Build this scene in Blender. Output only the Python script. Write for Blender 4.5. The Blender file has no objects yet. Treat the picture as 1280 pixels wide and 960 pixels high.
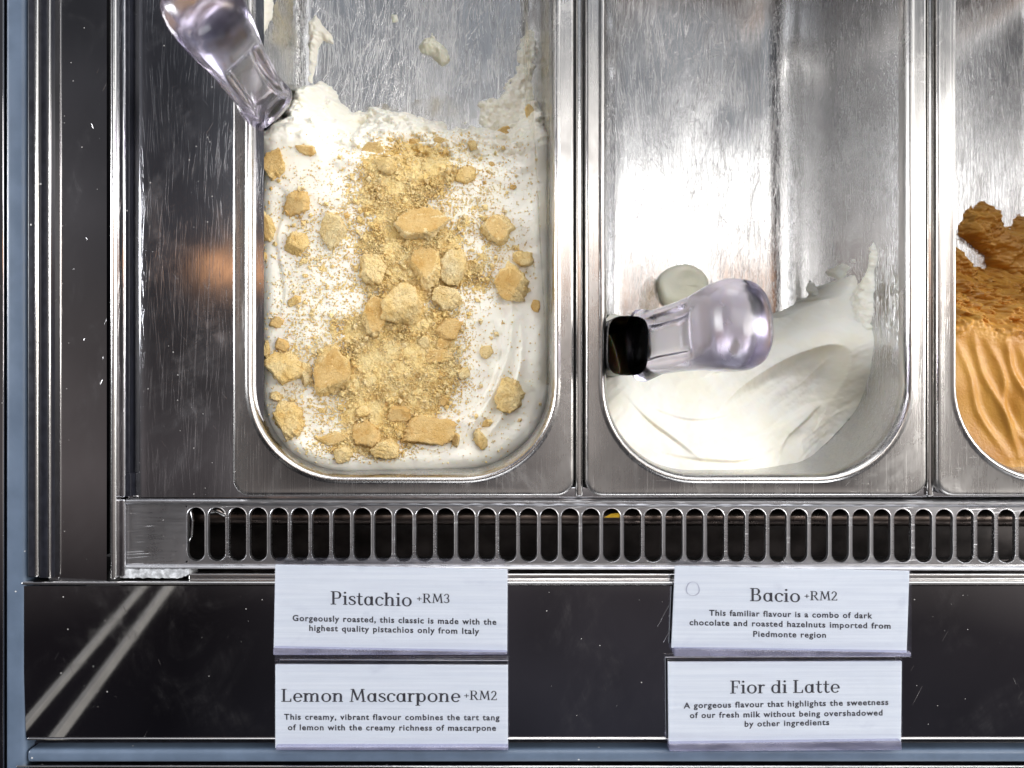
import bpy, bmesh, math, random
import numpy as np
from mathutils import Vector, Matrix

random.seed(7)
RNG = np.random.default_rng(7)
S = bpy.context.scene
COL = S.collection
R = math.radians

# ------------------------------------------------------------------ camera
D = 0.342                      # lens height above the pan rims (m)
TH = 0.72                      # tan of half the horizontal field of view
F = 640 / TH
cam_d = bpy.data.cameras.new('Camera')
cam_d.sensor_width = 36
cam_d.lens = 18 / TH
cam_d.clip_start = 0.005
cam_d.clip_end = 50
cam_d.dof.use_dof = True
cam_d.dof.focus_distance = D + 0.012
cam_d.dof.aperture_fstop = 11.0
cam = bpy.data.objects.new('Camera', cam_d)
COL.objects.link(cam)
cam.location = (0, 0, D)
S.camera = cam

# ------------------------------------------------------------------ world: dim room round the case
W = bpy.data.worlds.new('World')
S.world = W
W.use_nodes = True
wn, wl = W.node_tree.nodes, W.node_tree.links
bg = wn['Background']
tc = wn.new('ShaderNodeTexCoord')
sp = wn.new('ShaderNodeSeparateXYZ')
wl.new(tc.outputs['Generated'], sp.inputs[0])
def wramp(sock, stops):
    mr = wn.new('ShaderNodeMapRange')
    mr.inputs['From Min'].default_value = -1
    mr.inputs['From Max'].default_value = 1
    wl.new(sock, mr.inputs['Value'])
    r = wn.new('ShaderNodeValToRGB')
    el = r.color_ramp.elements
    while len(el) < len(stops):
        el.new(0.5)
    for e, (p, c) in zip(el, stops):
        e.position = (p + 1) / 2
        e.color = (*c, 1)
    wl.new(mr.outputs[0], r.inputs[0])
    return r.outputs[0]
ry = wramp(sp.outputs['Y'], [(-1, (.030, .026, .027)), (-.50, (.036, .038, .052)), (-.28, (.048, .043, .049)), (-.19, (.20, .18, .175)), (-.10, (.40, .365, .35)),
                            (.07, (.34, .32, .31)), (.20, (.36, .36, .37)), (.45, (.26, .28, .31)), (1, (.62, .65, .70))])
rx = wramp(sp.outputs['X'], [(-1, (.75, .75, .78)), (-.66, (.26, .25, .26)), (-.40, (.17, .165, .175)), (-.24, (.62, .62, .62)), (0, (1, 1, 1)), (.5, (1, 1, 1)), (1, (1.0, 1.0, 1.0))])
mx = wn.new('ShaderNodeMix'); mx.data_type = 'RGBA'; mx.blend_type = 'MULTIPLY'
mx.inputs[0].default_value = 1
wl.new(ry, mx.inputs[6]); wl.new(rx, mx.inputs[7])
# bright horizon band behind and right of the counter, added to light the gelato
rz = wramp(sp.outputs['Z'], [(-1, (0, 0, 0)), (-.05, (0, 0, 0)), (.02, (1, 1, 1)), (.50, (1, 1, 1)), (.68, (0, 0, 0)), (1, (0, 0, 0))])
rh = wramp(sp.outputs['Y'], [(-1, (.10, .09, .09)), (-.3, (.12, .11, .11)), (.1, (1.15, 1.14, 1.12)), (.6, (1.7, 1.72, 1.76)), (1, (1.8, 1.82, 1.86))])
rq = wramp(sp.outputs['X'], [(-1, (.07, .07, .075)), (-.5, (.09, .09, .10)), (-.1, (1, 1, 1)), (1, (1, 1, 1))])
m2 = wn.new('ShaderNodeMix'); m2.data_type = 'RGBA'; m2.blend_type = 'MULTIPLY'; m2.inputs[0].default_value = 1
wl.new(rh, m2.inputs[6]); wl.new(rq, m2.inputs[7])
m3 = wn.new('ShaderNodeMix'); m3.data_type = 'RGBA'; m3.blend_type = 'MIX'
wl.new(rz, m3.inputs[0]); wl.new(mx.outputs[2], m3.inputs[6]); wl.new(m2.outputs[2], m3.inputs[7])
nz_ = wn.new('ShaderNodeTexNoise'); nz_.inputs['Scale'].default_value = 3.2; nz_.inputs['Detail'].default_value = 2.5
wl.new(tc.outputs['Generated'], nz_.inputs['Vector'])
nr = wn.new('ShaderNodeMapRange'); nr.inputs['From Min'].default_value = .32; nr.inputs['From Max'].default_value = .68; nr.inputs['To Min'].default_value = .55; nr.inputs['To Max'].default_value = 1.5
wl.new(nz_.outputs[0], nr.inputs['Value'])
m4 = wn.new('ShaderNodeMix'); m4.data_type = 'RGBA'; m4.blend_type = 'MULTIPLY'; m4.inputs[0].default_value = 1
wl.new(m3.outputs[2], m4.inputs[6]); wl.new(nr.outputs[0], m4.inputs[7])
wl.new(m4.outputs[2], bg.inputs['Color'])
bg.inputs['Strength'].default_value = 1.0

# ------------------------------------------------------------------ lamps
def area(name, loc, sx, sy, power, col, target=(0, 0, 0)):
    l = bpy.data.lights.new(name, 'AREA')
    l.shape = 'RECTANGLE'; l.size = sx; l.size_y = sy; l.energy = power; l.color = col
    o = bpy.data.objects.new(name, l); COL.objects.link(o)
    o.location = loc
    d = Vector(target) - Vector(loc)
    o.rotation_euler = d.to_track_quat('-Z', 'Y').to_euler()
    return o
area('white_ceiling_lamp', (.42, .40, 1.05), 1.25,   .17, 2.9, (1.0, .98, .95), (.42, .2, 0))
area('warm_strip_lamp', (.12, .235, 1.10), 1.5, .060, .36, (1.0, .48, .20), (.12, .235, 0))
area('back_fill_lamp', (.3, 1.9, 1.15), 1.8, .6, 13, (.97, .98, 1.0))  # unseen fill added behind, clear of the reflections, to brighten the gelato
area('side_fill_lamp', (1.7, .3, 1.0), .5, 1.2, 22, (1.0, .97, .92))  # added fill from the right, no visible source there
area('left_fill_lamp', (-2.6, .5, .80), .5, 1.4, 52, (.97, .98, 1.0))  # added so the left-facing gelato in the middle pan gets light
area('front_fill_lamp', (.5, -1.7, 1.0), 1.6, .5, 11, (.95, .97, 1.0))  # extra unseen fill from the front, outside the mirrored range

S.view_settings.view_transform = 'Standard'
S.view_settings.look = 'None'
S.view_settings.gamma = 1
S.view_settings.exposure = 0.22
S.cycles.use_denoising = True
S.cycles.max_bounces = 14
S.cycles.transmission_bounces = 12
S.cycles.transparent_max_bounces = 16
S.cycles.caustics_reflective = False
S.cycles.caustics_refractive = False

# ------------------------------------------------------------------ helpers
def P(x, y, z=0.0):
    k = (D - z) / F
    return Vector(((x - 640) * k, (480 - y) * k, z))

def link(name, me, mats, parent=None):
    o = bpy.data.objects.new(name, me)
    COL.objects.link(o)
    for m in (mats if isinstance(mats, (list, tuple)) else [mats]):
        me.materials.append(m)
    if parent is not None:
        o.parent = parent
    return o

def mesh(name, verts, faces, mats, parent=None, smooth=True, mi=None):
    me = bpy.data.meshes.new(name)
    me.from_pydata([tuple(v) for v in verts], [], [tuple(int(i) for i in f) for f in faces])
    me.polygons.foreach_set('use_smooth', [smooth] * len(me.polygons))
    if mi is not None:
        me.polygons.foreach_set('material_index', mi)
    me.update()
    return link(name, me, mats, parent)

def tag(o, label=None, cat=None, group=None, kind=None):
    if label: o['label'] = label
    if cat: o['category'] = cat
    if group: o['group'] = group
    if kind: o['kind'] = kind
    return o

def empty(name, loc=(0, 0, 0)):
    o = bpy.data.objects.new(name, None)
    o.empty_display_size = .01
    COL.objects.link(o)
    o.location = loc
    return o

def base_at(root, *parts):
    """parts were meshed in scene coordinates: keep them there under a root that stands elsewhere"""
    for p in parts:
        p.parent = root
        p.matrix_parent_inverse = Matrix.Translation(root.location).inverted()

def box_bm(bm, x0, x1, y0, y1, z0, z1):
    vs = [bm.verts.new(v) for v in ((x0,y0,z0),(x1,y0,z0),(x1,y1,z0),(x0,y1,z0),(x0,y0,z1),(x1,y0,z1),(x1,y1,z1),(x0,y1,z1))]
    for f in ((3,2,1,0),(4,5,6,7),(0,1,5,4),(1,2,6,5),(2,3,7,6),(3,0,4,7)):
        bm.faces.new([vs[i] for i in f])

def bm_obj(name, bm, mats, parent=None, bevel=0.0, seg=3, smooth=True):
    if bevel:
        bmesh.ops.bevel(bm, geom=bm.edges[:], offset=bevel, segments=seg, profile=.5, affect='EDGES')
    me = bpy.data.meshes.new(name)
    bmesh.ops.recalc_face_normals(bm, faces=bm.faces[:])
    bm.to_mesh(me); bm.free()
    if smooth:
        me.polygons.foreach_set('use_smooth', [True] * len(me.polygons))
        me.set_sharp_from_angle(angle=R(40))
    o = link(name, me, mats, parent)
    if bevel and smooth:
        w = o.modifiers.new('weighted', 'WEIGHTED_NORMAL'); w.keep_sharp = True; w.weight = 100
    return o

def slab(name, px, z1, z0, mat, parent=None, bevel=.0006, skew=0.0):
    """box whose top at height z1 covers pixel box px = (x0, y0, x1, y1) of the photograph"""
    a = P(px[0], px[3], z1); b = P(px[2], px[1], z1)
    bm = bmesh.new(); box_bm(bm, a.x, b.x, a.y, b.y, z0, z1)
    if skew:
        for v in bm.verts: v.co.y += skew * v.co.x
    return bm_obj(name, bm, mat, parent, bevel)

def sheet_loft(name, loops, mats, parent=None, close=True, mi=None, cap=None):
    n = len(loops[0]); verts = [p for l in loops for p in l]; faces = []; idx = []
    for a in range(len(loops) - 1):
        for i in range(n if close else n - 1):
            j = (i + 1) % n
            faces.append((a*n+i, a*n+j, (a+1)*n+j, (a+1)*n+i)); idx.append(mi[a] if mi else 0)
    if cap is not None:
        c = np.mean(np.array(loops[-1]), axis=0); verts.append(tuple(c)); k = len(verts) - 1; b = (len(loops)-1)*n
        for i in range(n):
            faces.append((b+i, b+(i+1) % n, k)); idx.append(cap)
    return mesh(name, verts, faces, mats, parent, True, idx)

# --- value noise in numpy
_LAT = RNG.random((8, 256, 256))
def vnoise(x, y, seed=0):
    L = _LAT[seed % 8]
    xi = np.floor(x).astype(int); yi = np.floor(y).astype(int)
    fx = x - xi; fy = y - yi
    fx = fx*fx*(3-2*fx); fy = fy*fy*(3-2*fy)
    a = L[xi % 256, yi % 256]; b = L[(xi+1) % 256, yi % 256]; c = L[xi % 256, (yi+1) % 256]; d = L[(xi+1) % 256, (yi+1) % 256]
    return (a*(1-fx)+b*fx)*(1-fy) + (c*(1-fx)+d*fx)*fy
def fbm(x, y, seed=0, oc=4, gain=.5):
    s = 0; a = 1; t = 0
    for o in range(oc):
        s = s + a*(vnoise(x*2**o + 17.3*o, y*2**o + 9.1*o, seed+o) - .5); t += a; a *= gain
    return 2*s/t
def sstep(a, b, x):
    t = np.clip((x-a)/(b-a), 0, 1); return t*t*(3-2*t)
def dist_poly(X, Y, pts):
    """signed distance (sign: left of travel +) and parameter along a polyline"""
    best = np.full(np.shape(X), 1e9); sg = np.zeros(np.shape(X)); par = np.zeros(np.shape(X))
    n = len(pts)-1
    for k in range(n):
        ax, ay = pts[k]; bx, by = pts[k+1]
        dx, dy = bx-ax, by-ay; L2 = dx*dx+dy*dy
        t = np.clip(((X-ax)*dx+(Y-ay)*dy)/L2, 0, 1)
        ex, ey = X-(ax+t*dx), Y-(ay+t*dy)
        d = np.hypot(ex, ey); m = d < best
        best = np.where(m, d, best); sg = np.where(m, np.sign(dx*ey-dy*ex), sg); par = np.where(m, (k+t)/n, par)
    return best, sg, par
def smooth_pts(pts, n=40):
    p = np.array(pts, float); out = []
    q = np.vstack([2*p[0]-p[1], p, 2*p[-1]-p[-2]])
    m = len(p)-1
    for i in range(n+1):
        s = i/n*m; k = min(int(s), m-1); t = s-k
        a, b, c, d = q[k], q[k+1], q[k+2], q[k+3]
        out.append(.5*((2*b)+(-a+c)*t+(2*a-5*b+4*c-d)*t*t+(-a+3*b-3*c+d)*t**3))
    return [tuple(v) for v in out]
def pxline(pts, z, n=40):
    return smooth_pts([tuple(P(x, y, z)[:2]) for x, y in pts], n)

# ------------------------------------------------------------------ materials
class NT:
    def __init__(s, name):
        s.m = bpy.data.materials.new(name); s.m.use_nodes = True
        s.t = s.m.node_tree; s.n = s.t.nodes; s.l = s.t.links
        s.b = s.n['Principled BSDF']; s.out = s.n['Material Output']
        s.tc = s.n.new('ShaderNodeTexCoord'); s.oi = s.n.new('ShaderNodeObjectInfo')
    def set(s, **k):
        for a, v in k.items():
            i = s.b.inputs[a.replace('_', ' ')]
            if hasattr(v, 'is_output'): s.l.new(v, i)
            else: i.default_value = (*v, 1) if isinstance(v, tuple) and len(v) == 3 and i.type == 'RGBA' else v
        return s
    def put(s, sock, v):
        if hasattr(v, 'is_output'): s.l.new(v, sock)
        else: sock.default_value = v
    def map(s, scale, rot=0.0, loc=(0, 0, 0), src=None):
        m = s.n.new('ShaderNodeMapping')
        m.inputs['Scale'].default_value = scale if isinstance(scale, tuple) else (scale,)*3
        m.inputs['Location'].default_value = loc
        if rot:
            r = s.n.new('ShaderNodeVectorRotate'); r.rotation_type = 'Z_AXIS'; r.inputs['Angle'].default_value = rot
            s.l.new(src or s.tc.outputs['Object'], r.inputs['Vector']); s.l.new(r.outputs[0], m.inputs['Vector'])
        else:
            s.l.new(src or s.tc.outputs['Object'], m.inputs['Vector'])
        return m.outputs[0]
    def noise(s, vec, detail=3, rough=.5, dist=0, w=True):
        t = s.n.new('ShaderNodeTexNoise'); t.noise_dimensions = '4D' if w else '3D'
        t.inputs['Scale'].default_value = 1; t.inputs['Detail'].default_value = detail
        t.inputs['Roughness'].default_value = rough; t.inputs['Distortion'].default_value = dist
        s.l.new(vec, t.inputs['Vector'])
        if w:
            s.l.new(s.math('MULTIPLY', s.oi.outputs['Random'], 37.0), t.inputs['W'])
        return t.outputs['Fac']
    def voro(s, vec, feat='F1', out='Distance', rnd=1):
        t = s.n.new('ShaderNodeTexVoronoi'); t.feature = feat; t.inputs['Scale'].default_value = 1
        t.inputs['Randomness'].default_value = rnd
        s.l.new(vec, t.inputs['Vector']); return t.outputs[out]
    def math(s, op, a, b=0.0, clamp=False):
        m = s.n.new('ShaderNodeMath'); m.operation = op; m.use_clamp = clamp
        s.put(m.inputs[0], a); s.put(m.inputs[1], b); return m.outputs[0]
    def rng(s, v, a, b, c=0.0, d=1.0):
        m = s.n.new('ShaderNodeMapRange'); m.interpolation_type = 'SMOOTHSTEP'
        s.put(m.inputs['Value'], v)
        for k, q in zip(('From Min', 'From Max', 'To Min', 'To Max'), (a, b, c, d)): m.inputs[k].default_value = q
        return m.outputs[0]
    def mix(s, f, a, b):
        m = s.n.new('ShaderNodeMix'); m.data_type = 'RGBA'
        s.put(m.inputs[0], f)
        for i, v in ((6, a), (7, b)):
            s.put(m.inputs[i], (*v, 1) if isinstance(v, tuple) and len(v) == 3 else v)
        return m.outputs[2]
    def bump(s, h, strength=.3, dist=.001, prev=None):
        b = s.n.new('ShaderNodeBump'); b.inputs['Strength'].default_value = strength; b.inputs['Distance'].default_value = dist
        s.l.new(h, b.inputs['Height'])
        if prev is not None: s.l.new(prev, b.inputs['Normal'])
        return b.outputs[0]

def scratches(t, layers, warp=.0):
    """thin bright wear lines: stretched noise cut at a threshold, thinned out by a second noise"""
    tot = None
    for ang, fine, length, thr, cover, seed in layers:
        v = t.map((fine, length, fine), ang, (seed*3.1, seed*7.7, seed))
        n = t.noise(v, 1.5, .5, warp)
        l = t.rng(n, thr, thr+.05)
        c = t.rng(t.noise(t.map((60, 35, 60), ang*.5, (seed*5.3, seed, 0)), 2), cover, cover+.12)
        a = t.math('MULTIPLY', l, c)
        tot = a if tot is None else t.math('MAXIMUM', tot, a)
    return tot

def steel(name, base=(.62, .61, .60), rough=.22, grain=(900, 26, 900), grain_str=.08, layers=(), scr_bump=.5, specks=0.0, stain=.25, aniso=0.0, scr_rough=.25, scr_diff=0.0, und=0.0, smudge=0.0):
    t = NT(name)
    g = t.noise(t.map(grain), 3, .6)
    big = t.noise(t.map((28, 14, 28)), 4, .6, .6)
    col = t.mix(t.rng(big, .35, .75), base, tuple(c*(1-stain) for c in base))
    ro = t.math('ADD', t.rng(big, .3, .75, rough*.8, rough*1.35), t.math('MULTIPLY', t.math('SUBTRACT', g, .5), rough*.6))
    nrm = t.bump(g, grain_str, .0004)
    if und:
        nrm = t.bump(t.noise(t.map((70, 30, 70)), 2, .5), und, .002, nrm)
    if layers:
        sc = scratches(t, layers, .25)
        nrm = t.bump(sc, scr_bump, .0003, nrm)
        ro = t.math('ADD', ro, t.math('MULTIPLY', sc, scr_rough))
        if scr_diff:
            col = t.mix(t.math('MULTIPLY', sc, scr_diff), col, (.85, .86, .88))
    met = 1.0
    if smudge:   # wiped film of dried milk and fingerprints on the metal
        a = t.rng(t.noise(t.map((34, 22, 34), .5, (3, 1, 2)), 5, .68, 1.1), .46, .74)
        b = t.rng(t.noise(t.map((260, 60, 260), -.4), 3, .6, .6), .40, .72, .4, 1)
        sm = t.math('MULTIPLY', a, b)
        ro = t.math('ADD', ro, t.math('MULTIPLY', sm, .16))
        met = t.math('SUBTRACT', 1.0, t.math('MULTIPLY', sm, smudge*2.4))
    if specks:
        v = t.map((900, 900, 900)); d = t.voro(v)
        cid = t.voro(v, 'F1', 'Color')
        sx = t.n.new('ShaderNodeSeparateColor'); t.l.new(cid, sx.inputs[0])
        size = t.rng(sx.outputs[1], .2, 1, .05, .30)
        on = t.math('MULTIPLY', t.math('GREATER_THAN', sx.outputs[0], 1-specks), t.math('LESS_THAN', d, size))
        col = t.mix(on, col, (.40, .39, .38))
        met = t.math('MULTIPLY', met, t.math('SUBTRACT', 1.0, on))
        ro = t.math('MAXIMUM', ro, t.math('MULTIPLY', on, .7))
    t.set(Base_Color=col, Metallic=met, Roughness=t.math('MAXIMUM', ro, .04), Normal=nrm, Anisotropic=aniso)
    return t.m

L_FLOOR = [(0.05, 1900, 34, .58, .34, 1), (-.12, 2300, 44, .59, .36, 2), (.28, 2300, 50, .61, .40, 17), (.6, 2300, 40, .65, .46, 3), (-.7, 2300, 40, .66, .47, 4), (1.3, 2300, 50, .68, .5, 5)]
L_RIM = [(0.0, 2400, 40, .62, .42, 6), (1.57, 2400, 90, .68, .52, 7), (.7, 2400, 80, .68, .52, 8)]
L_PLATE = [(0.05, 4200, 26, .64, .42, 9), (-.08, 5000, 34, .65, .44, 10), (.14, 4600, 50, .66, .48, 16), (.6, 4600, 80, .72, .52, 11), (-.7, 4600, 80, .72, .52, 12), (1.2, 4600, 110, .72, .54, 13)]
L_PANEL = [(.5, 1900, 55, .72, .55, 14), (-.4, 1900, 70, .73, .56, 15)]
M_RIM = steel('pan_rim_steel', (.60, .585, .57), .24, (1500, 22, 1500), .10, L_RIM, .14, 0, .34, scr_rough=.10, smudge=.05)
M_FLOOR = steel('pan_inside_steel', (.66, .66, .665), .17, (760, 50, 760), .22, L_FLOOR, .42, 0, .18, scr_rough=.10, und=.10, smudge=.05)
M_PLATE = steel('deck_steel', (.54, .54, .57), .10, (1600, 14, 1600), .02, L_PLATE, .15, .010, .3, scr_rough=.14, scr_diff=.06, und=.03, smudge=.035)
M_PANEL = steel('mirror_panel_steel', (.50, .49, .50), .055, (900, 900, 900), .004, L_PANEL, .3, .008, .12, smudge=.007, scr_rough=.3, scr_diff=.25)
M_EDGE = steel('bright_edge_steel', (.74, .73, .72), .17, (60, 1500, 1500), .06, (), 0, .01, .2)
M_GRILLE = steel('grille_steel', (.60, .60, .62), .30, (60, 1300, 1300), .06, [(1.5, 1300, 40, .64, .46, 20)], .3, .05, .3)

def plain(name, col, rough=.5, metal=0.0, vary=.15, scale=180, bump=.0, spec=.5, specks=0.0):
    t = NT(name)
    n = t.noise(t.map(scale), 4, .6)
    c = t.mix(t.rng(n, .3, .7), tuple(x*(1-vary) for x in col), tuple(min(1, x*(1+vary)) for x in col))
    if specks:
        v = t.map(500); d = t.voro(v); cid = t.voro(v, 'F1', 'Color')
        sx = t.n.new('ShaderNodeSeparateColor'); t.l.new(cid, sx.inputs[0])
        c = t.mix(t.math('MULTIPLY', t.math('GREATER_THAN', sx.outputs[0], 1-specks), t.math('LESS_THAN', d, .22)), c, (.6, .6, .6))
    t.set(Base_Color=c, Roughness=t.rng(n, .2, .8, rough*.8, min(1, rough*1.25)), Metallic=metal, Specular_IOR_Level=spec)
    if bump: t.set(Normal=t.bump(n, bump, .0005))
    return t.m
M_BLUE = plain('blue_grey_frame_paint', (.105, .145, .210), .38, 0, .10, 60, .03, .5, .01)
M_GASKET = plain('black_rubber_gasket', (.012, .013, .020), .35, 0, .3, 300, .05, .5, .02)
M_DARK = plain('dark_well', (.012, .011, .012), .6, 0, .4, 90)
M_BLACK = plain('black_blade', (.008, .008, .010), .22, 0, .2, 100, .05)  # even near-black tone for the spatula blade
M_CARD_TRIM = plain('pale_glass_trim', (.40, .39, .36), .5, 0, .1, 90)
M_GRIME = plain('white_sealant_grime', (.55, .57, .60), .6, 0, .45, 420, .4, .4, .1)
M_INK = plain('black_ink', (.018, .018, .024), .55, 0, .2, 400)
M_YELLOW = plain('sliver_yellow', (.85, .52, .03), .4)

def paper(name):
    t = NT(name)
    st = t.noise(t.map((14, 900, 900)), 3, .6)
    cl = t.noise(t.map((45, 60, 45)), 4, .6, .8)
    c = t.mix(t.rng(st, .3, .72), (.60, .655, .735), (.685, .735, .80))
    c = t.mix(t.rng(cl, .56, .8, 0, .45), c, (.40, .44, .55))
    sm = t.rng(t.noise(t.map((230, 320, 230), .5), 2, .5), .74, .80, 0, .5)
    c = t.mix(sm, c, (.22, .24, .33))
    t.set(Base_Color=c, Roughness=t.rng(cl, .3, .7, .3, .5), Coat_Weight=.6, Coat_Roughness=.16,
          Normal=t.bump(t.noise(t.map((30, 45, 30)), 3, .5, .5), .35, .0015))
    return t.m
M_PAPER = paper('brushed_label_card')

def acrylic(name, tint, refl=1.0, haze=.06, hazecol=(.6, .6, .8)):
    """thin clear sheet: see-through with a fresnel mirror and a little haze"""
    t = NT(name)
    tr = t.n.new('ShaderNodeBsdfTransparent'); tr.inputs[0].default_value = (*tint, 1)
    gl = t.n.new('ShaderNodeBsdfGlossy'); gl.inputs['Roughness'].default_value = .06
    fr = t.n.new('ShaderNodeFresnel'); fr.inputs[0].default_value = 1.49
    m1 = t.n.new('ShaderNodeMixShader'); geo = t.n.new('ShaderNodeNewGeometry')
    t.l.new(t.math('MULTIPLY', fr.outputs[0], t.math('MULTIPLY', t.math('SUBTRACT', 1.0, geo.outputs['Backfacing']), refl)), m1.inputs[0])
    df = t.n.new('ShaderNodeBsdfDiffuse'); df.inputs[0].default_value = (*hazecol, 1)
    m0 = t.n.new('ShaderNodeMixShader')
    t.l.new(t.rng(t.noise(t.map((60, 300, 60)), 3), .3, .8, haze*.5, haze*1.6), m0.inputs[0])
    t.l.new(tr.outputs[0], m0.inputs[1]); t.l.new(df.outputs[0], m0.inputs[2])
    t.l.new(m0.outputs[0], m1.inputs[1]); t.l.new(gl.outputs[0], m1.inputs[2])
    t.l.new(m1.outputs[0], t.out.inputs[0])
    return t.m
M_ACR = acrylic('clear_acrylic', (.995, .995, 1), 1, .015)
M_LIP = acrylic('violet_acrylic_edge', (.74, .74, .86), 1, .22, (.58, .58, .74))

def plastic():
    t = NT('clear_plastic_reflected_violet')
    n = t.noise(t.map(90), 3, .5, .4)
    t.set(Base_Color=(.86, .84, .90), Roughness=t.rng(n, .3, .7, .11, .28), Transmission_Weight=1.0, IOR=1.47,
          Normal=t.bump(t.noise(t.map((120, 120, 40)), 2), .06, .001))
    vol = t.n.new('ShaderNodeVolumeAbsorption'); vol.inputs['Color'].default_value = (.60, .53, .72, 1); vol.inputs['Density'].default_value = 26  # violet of the reflected surroundings tinted into the clear plastic
    t.l.new(vol.outputs[0], t.out.inputs['Volume'])
    return t.m
M_PLASTIC = plastic()

def cream(name, a, b, rough=.38, sss=.25, scale=300, bump=.18, rad=.003, pore=.0):
    t = NT(name)
    n = t.noise(t.map(scale), 5, .6); big = t.noise(t.map(45), 4, .55, .5)
    c = t.mix(t.rng(big, .35, .7), a, b)
    t.set(Base_Color=c, Roughness=t.rng(n, .2, .8, rough*.7, rough*1.4), Subsurface_Weight=sss, Subsurface_Radius=(rad, rad*.7, rad*.45),
          Subsurface_Scale=1.0, Specular_IOR_Level=.4, Normal=t.bump(n, bump, .0006))
    return t.m
M_WHITE = cream('white_gelato', (.90, .875, .79), (.88, .85, .74), .42, .25, 330, .22)
M_LATTE = cream('milk_gelato', (.92, .905, .84), (.90, .87, .75), .42, .3, 300, .22, .004)
M_GREEN = cream('pale_green_gelato', (.88, .87, .74), (.82, .81, .66), .38, .3, 300, .3)
M_CARA = cream('caramel_gelato', (.60, .31, .058), (.48, .21, .030), .36, .12, 800, .45, .002)

def film():
    t = NT('melted_film')
    n = t.noise(t.map((90, 60, 26), .3), 5, .62, 1.4)
    big = t.noise(t.map(26), 3, .5, .6)
    f = t.math('MULTIPLY', t.rng(n, .36, .64, .04, .42), t.rng(big, .30, .62, .15, 1))
    tr = t.n.new('ShaderNodeBsdfTransparent'); m = t.n.new('ShaderNodeMixShader')
    t.set(Base_Color=(.62, .54, .35), Roughness=.4, Normal=t.bump(n, .4, .001))
    t.l.new(f, m.inputs[0]); t.l.new(tr.outputs[0], m.inputs[1]); t.l.new(t.b.outputs[0], m.inputs[2]); t.l.new(m.outputs[0], t.out.inputs[0])
    return t.m
M_FILM = film()

def biscuit(name, a, b, dark, crust):
    t = NT(name)
    n = t.noise(t.map(420), 5, .7); f = t.noise(t.map(1600), 3, .6); big = t.noise(t.map(110), 3, .5, .5)
    c = t.mix(t.rng(big, .35, .68), a, b)
    c = t.mix(t.rng(f, .56, .72, 0, .75), c, dark)
    c = t.mix(t.rng(f, .26, .42, .7 if crust else .5, 0), c, (.86, .76, .52))
    br = t.rng(t.noise(t.map(240, .4), 3, .6, .5), .50, .72, 0, .55)
    c = t.mix(br, c, tuple(x*y for x, y in zip(b, (.80, .66, .46))))
    pit = t.rng(t.voro(t.map(1250)), .10, .30, .75 if not crust else .35, 0)
    c = t.mix(pit, c, dark)
    h = t.math('SUBTRACT', t.math('ADD', n, t.math('MULTIPLY', f, .5)), t.math('MULTIPLY', pit, .5))
    t.set(Base_Color=c, Roughness=.85, Specular_IOR_Level=.2, Subsurface_Weight=.08, Subsurface_Radius=(.0012, .0008, .0004), Normal=t.bump(h, .6 if crust else 1.0, .0016))
    return t.m
M_CRUMB = biscuit('biscuit_inside', (.90, .71, .37), (.82, .58, .23), (.54, .31, .08), False)
M_CRUST = biscuit('biscuit_crust', (.68, .48, .21), (.60, .38, .13), (.36, .18, .05), True)
M_PALE = biscuit('biscuit_sugared', (.90, .75, .44), (.82, .62, .29), (.56, .35, .11), False)
M_DUST = biscuit('biscuit_dust', (.95, .77, .40), (.90, .67, .28), (.80, .54, .16), False)

# ------------------------------------------------------------------ display case
case = empty('display_case', P(90, 500, 0))
tag(case, 'stainless steel gelato display case with blue grey frame and dark mirror panels', 'display case')
def case_part(name, px, z1, z0, mat, bevel=.0006, skew=0.0):
    o = slab(name, px, z1, z0, mat, None, bevel, skew)
    base_at(case, o); return o
# frame, gasket strips, black strips for the shade in the deck gap
case_part('side_frame', (6, -260, 31.0, 1010), .0010, -.05, M_BLUE, .0022)
case_part('front_frame', (33, 938, 1500, 954), .0012, -.05, M_BLUE, .0018)
case_part('front_glass_edge', (20, 957.5, 1500, 960), .002, -.05, M_EDGE, .0004)
case_part('front_sill', (20, 963, 1500, 1100), .000, -.05, M_PANEL, .0006)
case_part('gasket', (34, -260, 44, 722), .002, -.05, M_GASKET, .0008)
case_part('gasket_trim', (42.5, -260, 47, 722), .0026, -.05, M_EDGE, .0010)
case_part('gasket', (48, -260, 60, 723), .001, -.05, M_GASKET, .0008)
case_part('gasket', (60.3, -260, 64, 723), .0002, -.05, M_GASKET, .0002)
case_part('gasket_trim', (60.4, -260, 62.4, 723), .0014, .0001, M_EDGE, .0004)
case_part('deck_gap_shade', (156.6, -260, 161.5, 592), -.0016, -.05, M_GASKET, .0002)  # black strip filling the open gap, standing in for its shade
case_part('deck_gap_shade', (154.8, 592, 163.5, 621), -.0012, -.05, M_GASKET, .0002)
a, b = P(64, 724, -.003), P(137, -260, -.003)
o = sheet_loft('side_panel', [[(a.x-.001, y, -.0030), (b.x, y, -.0005)] for y in (a.y, b.y)], M_PANEL, None, False)
if o.data.polygons[0].normal.z < 0: o.data.flip_normals()
base_at(case, o)
case_part('outer_panel', (-140, -260, 4.5, 1010), -.002, -.05, M_PANEL, .0006)
# upright fin beside the deck
case_part('fin', (137, -260, 144.5, 725), .0015, -.05, M_EDGE, .0012)
case_part('fin', (145, -260, 156, 622), -.0005, -.05, M_PLATE, .0010)
case_part('fin', (145, 624, 156, 722), -.0005, -.05, M_PLATE, .0010)
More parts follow.
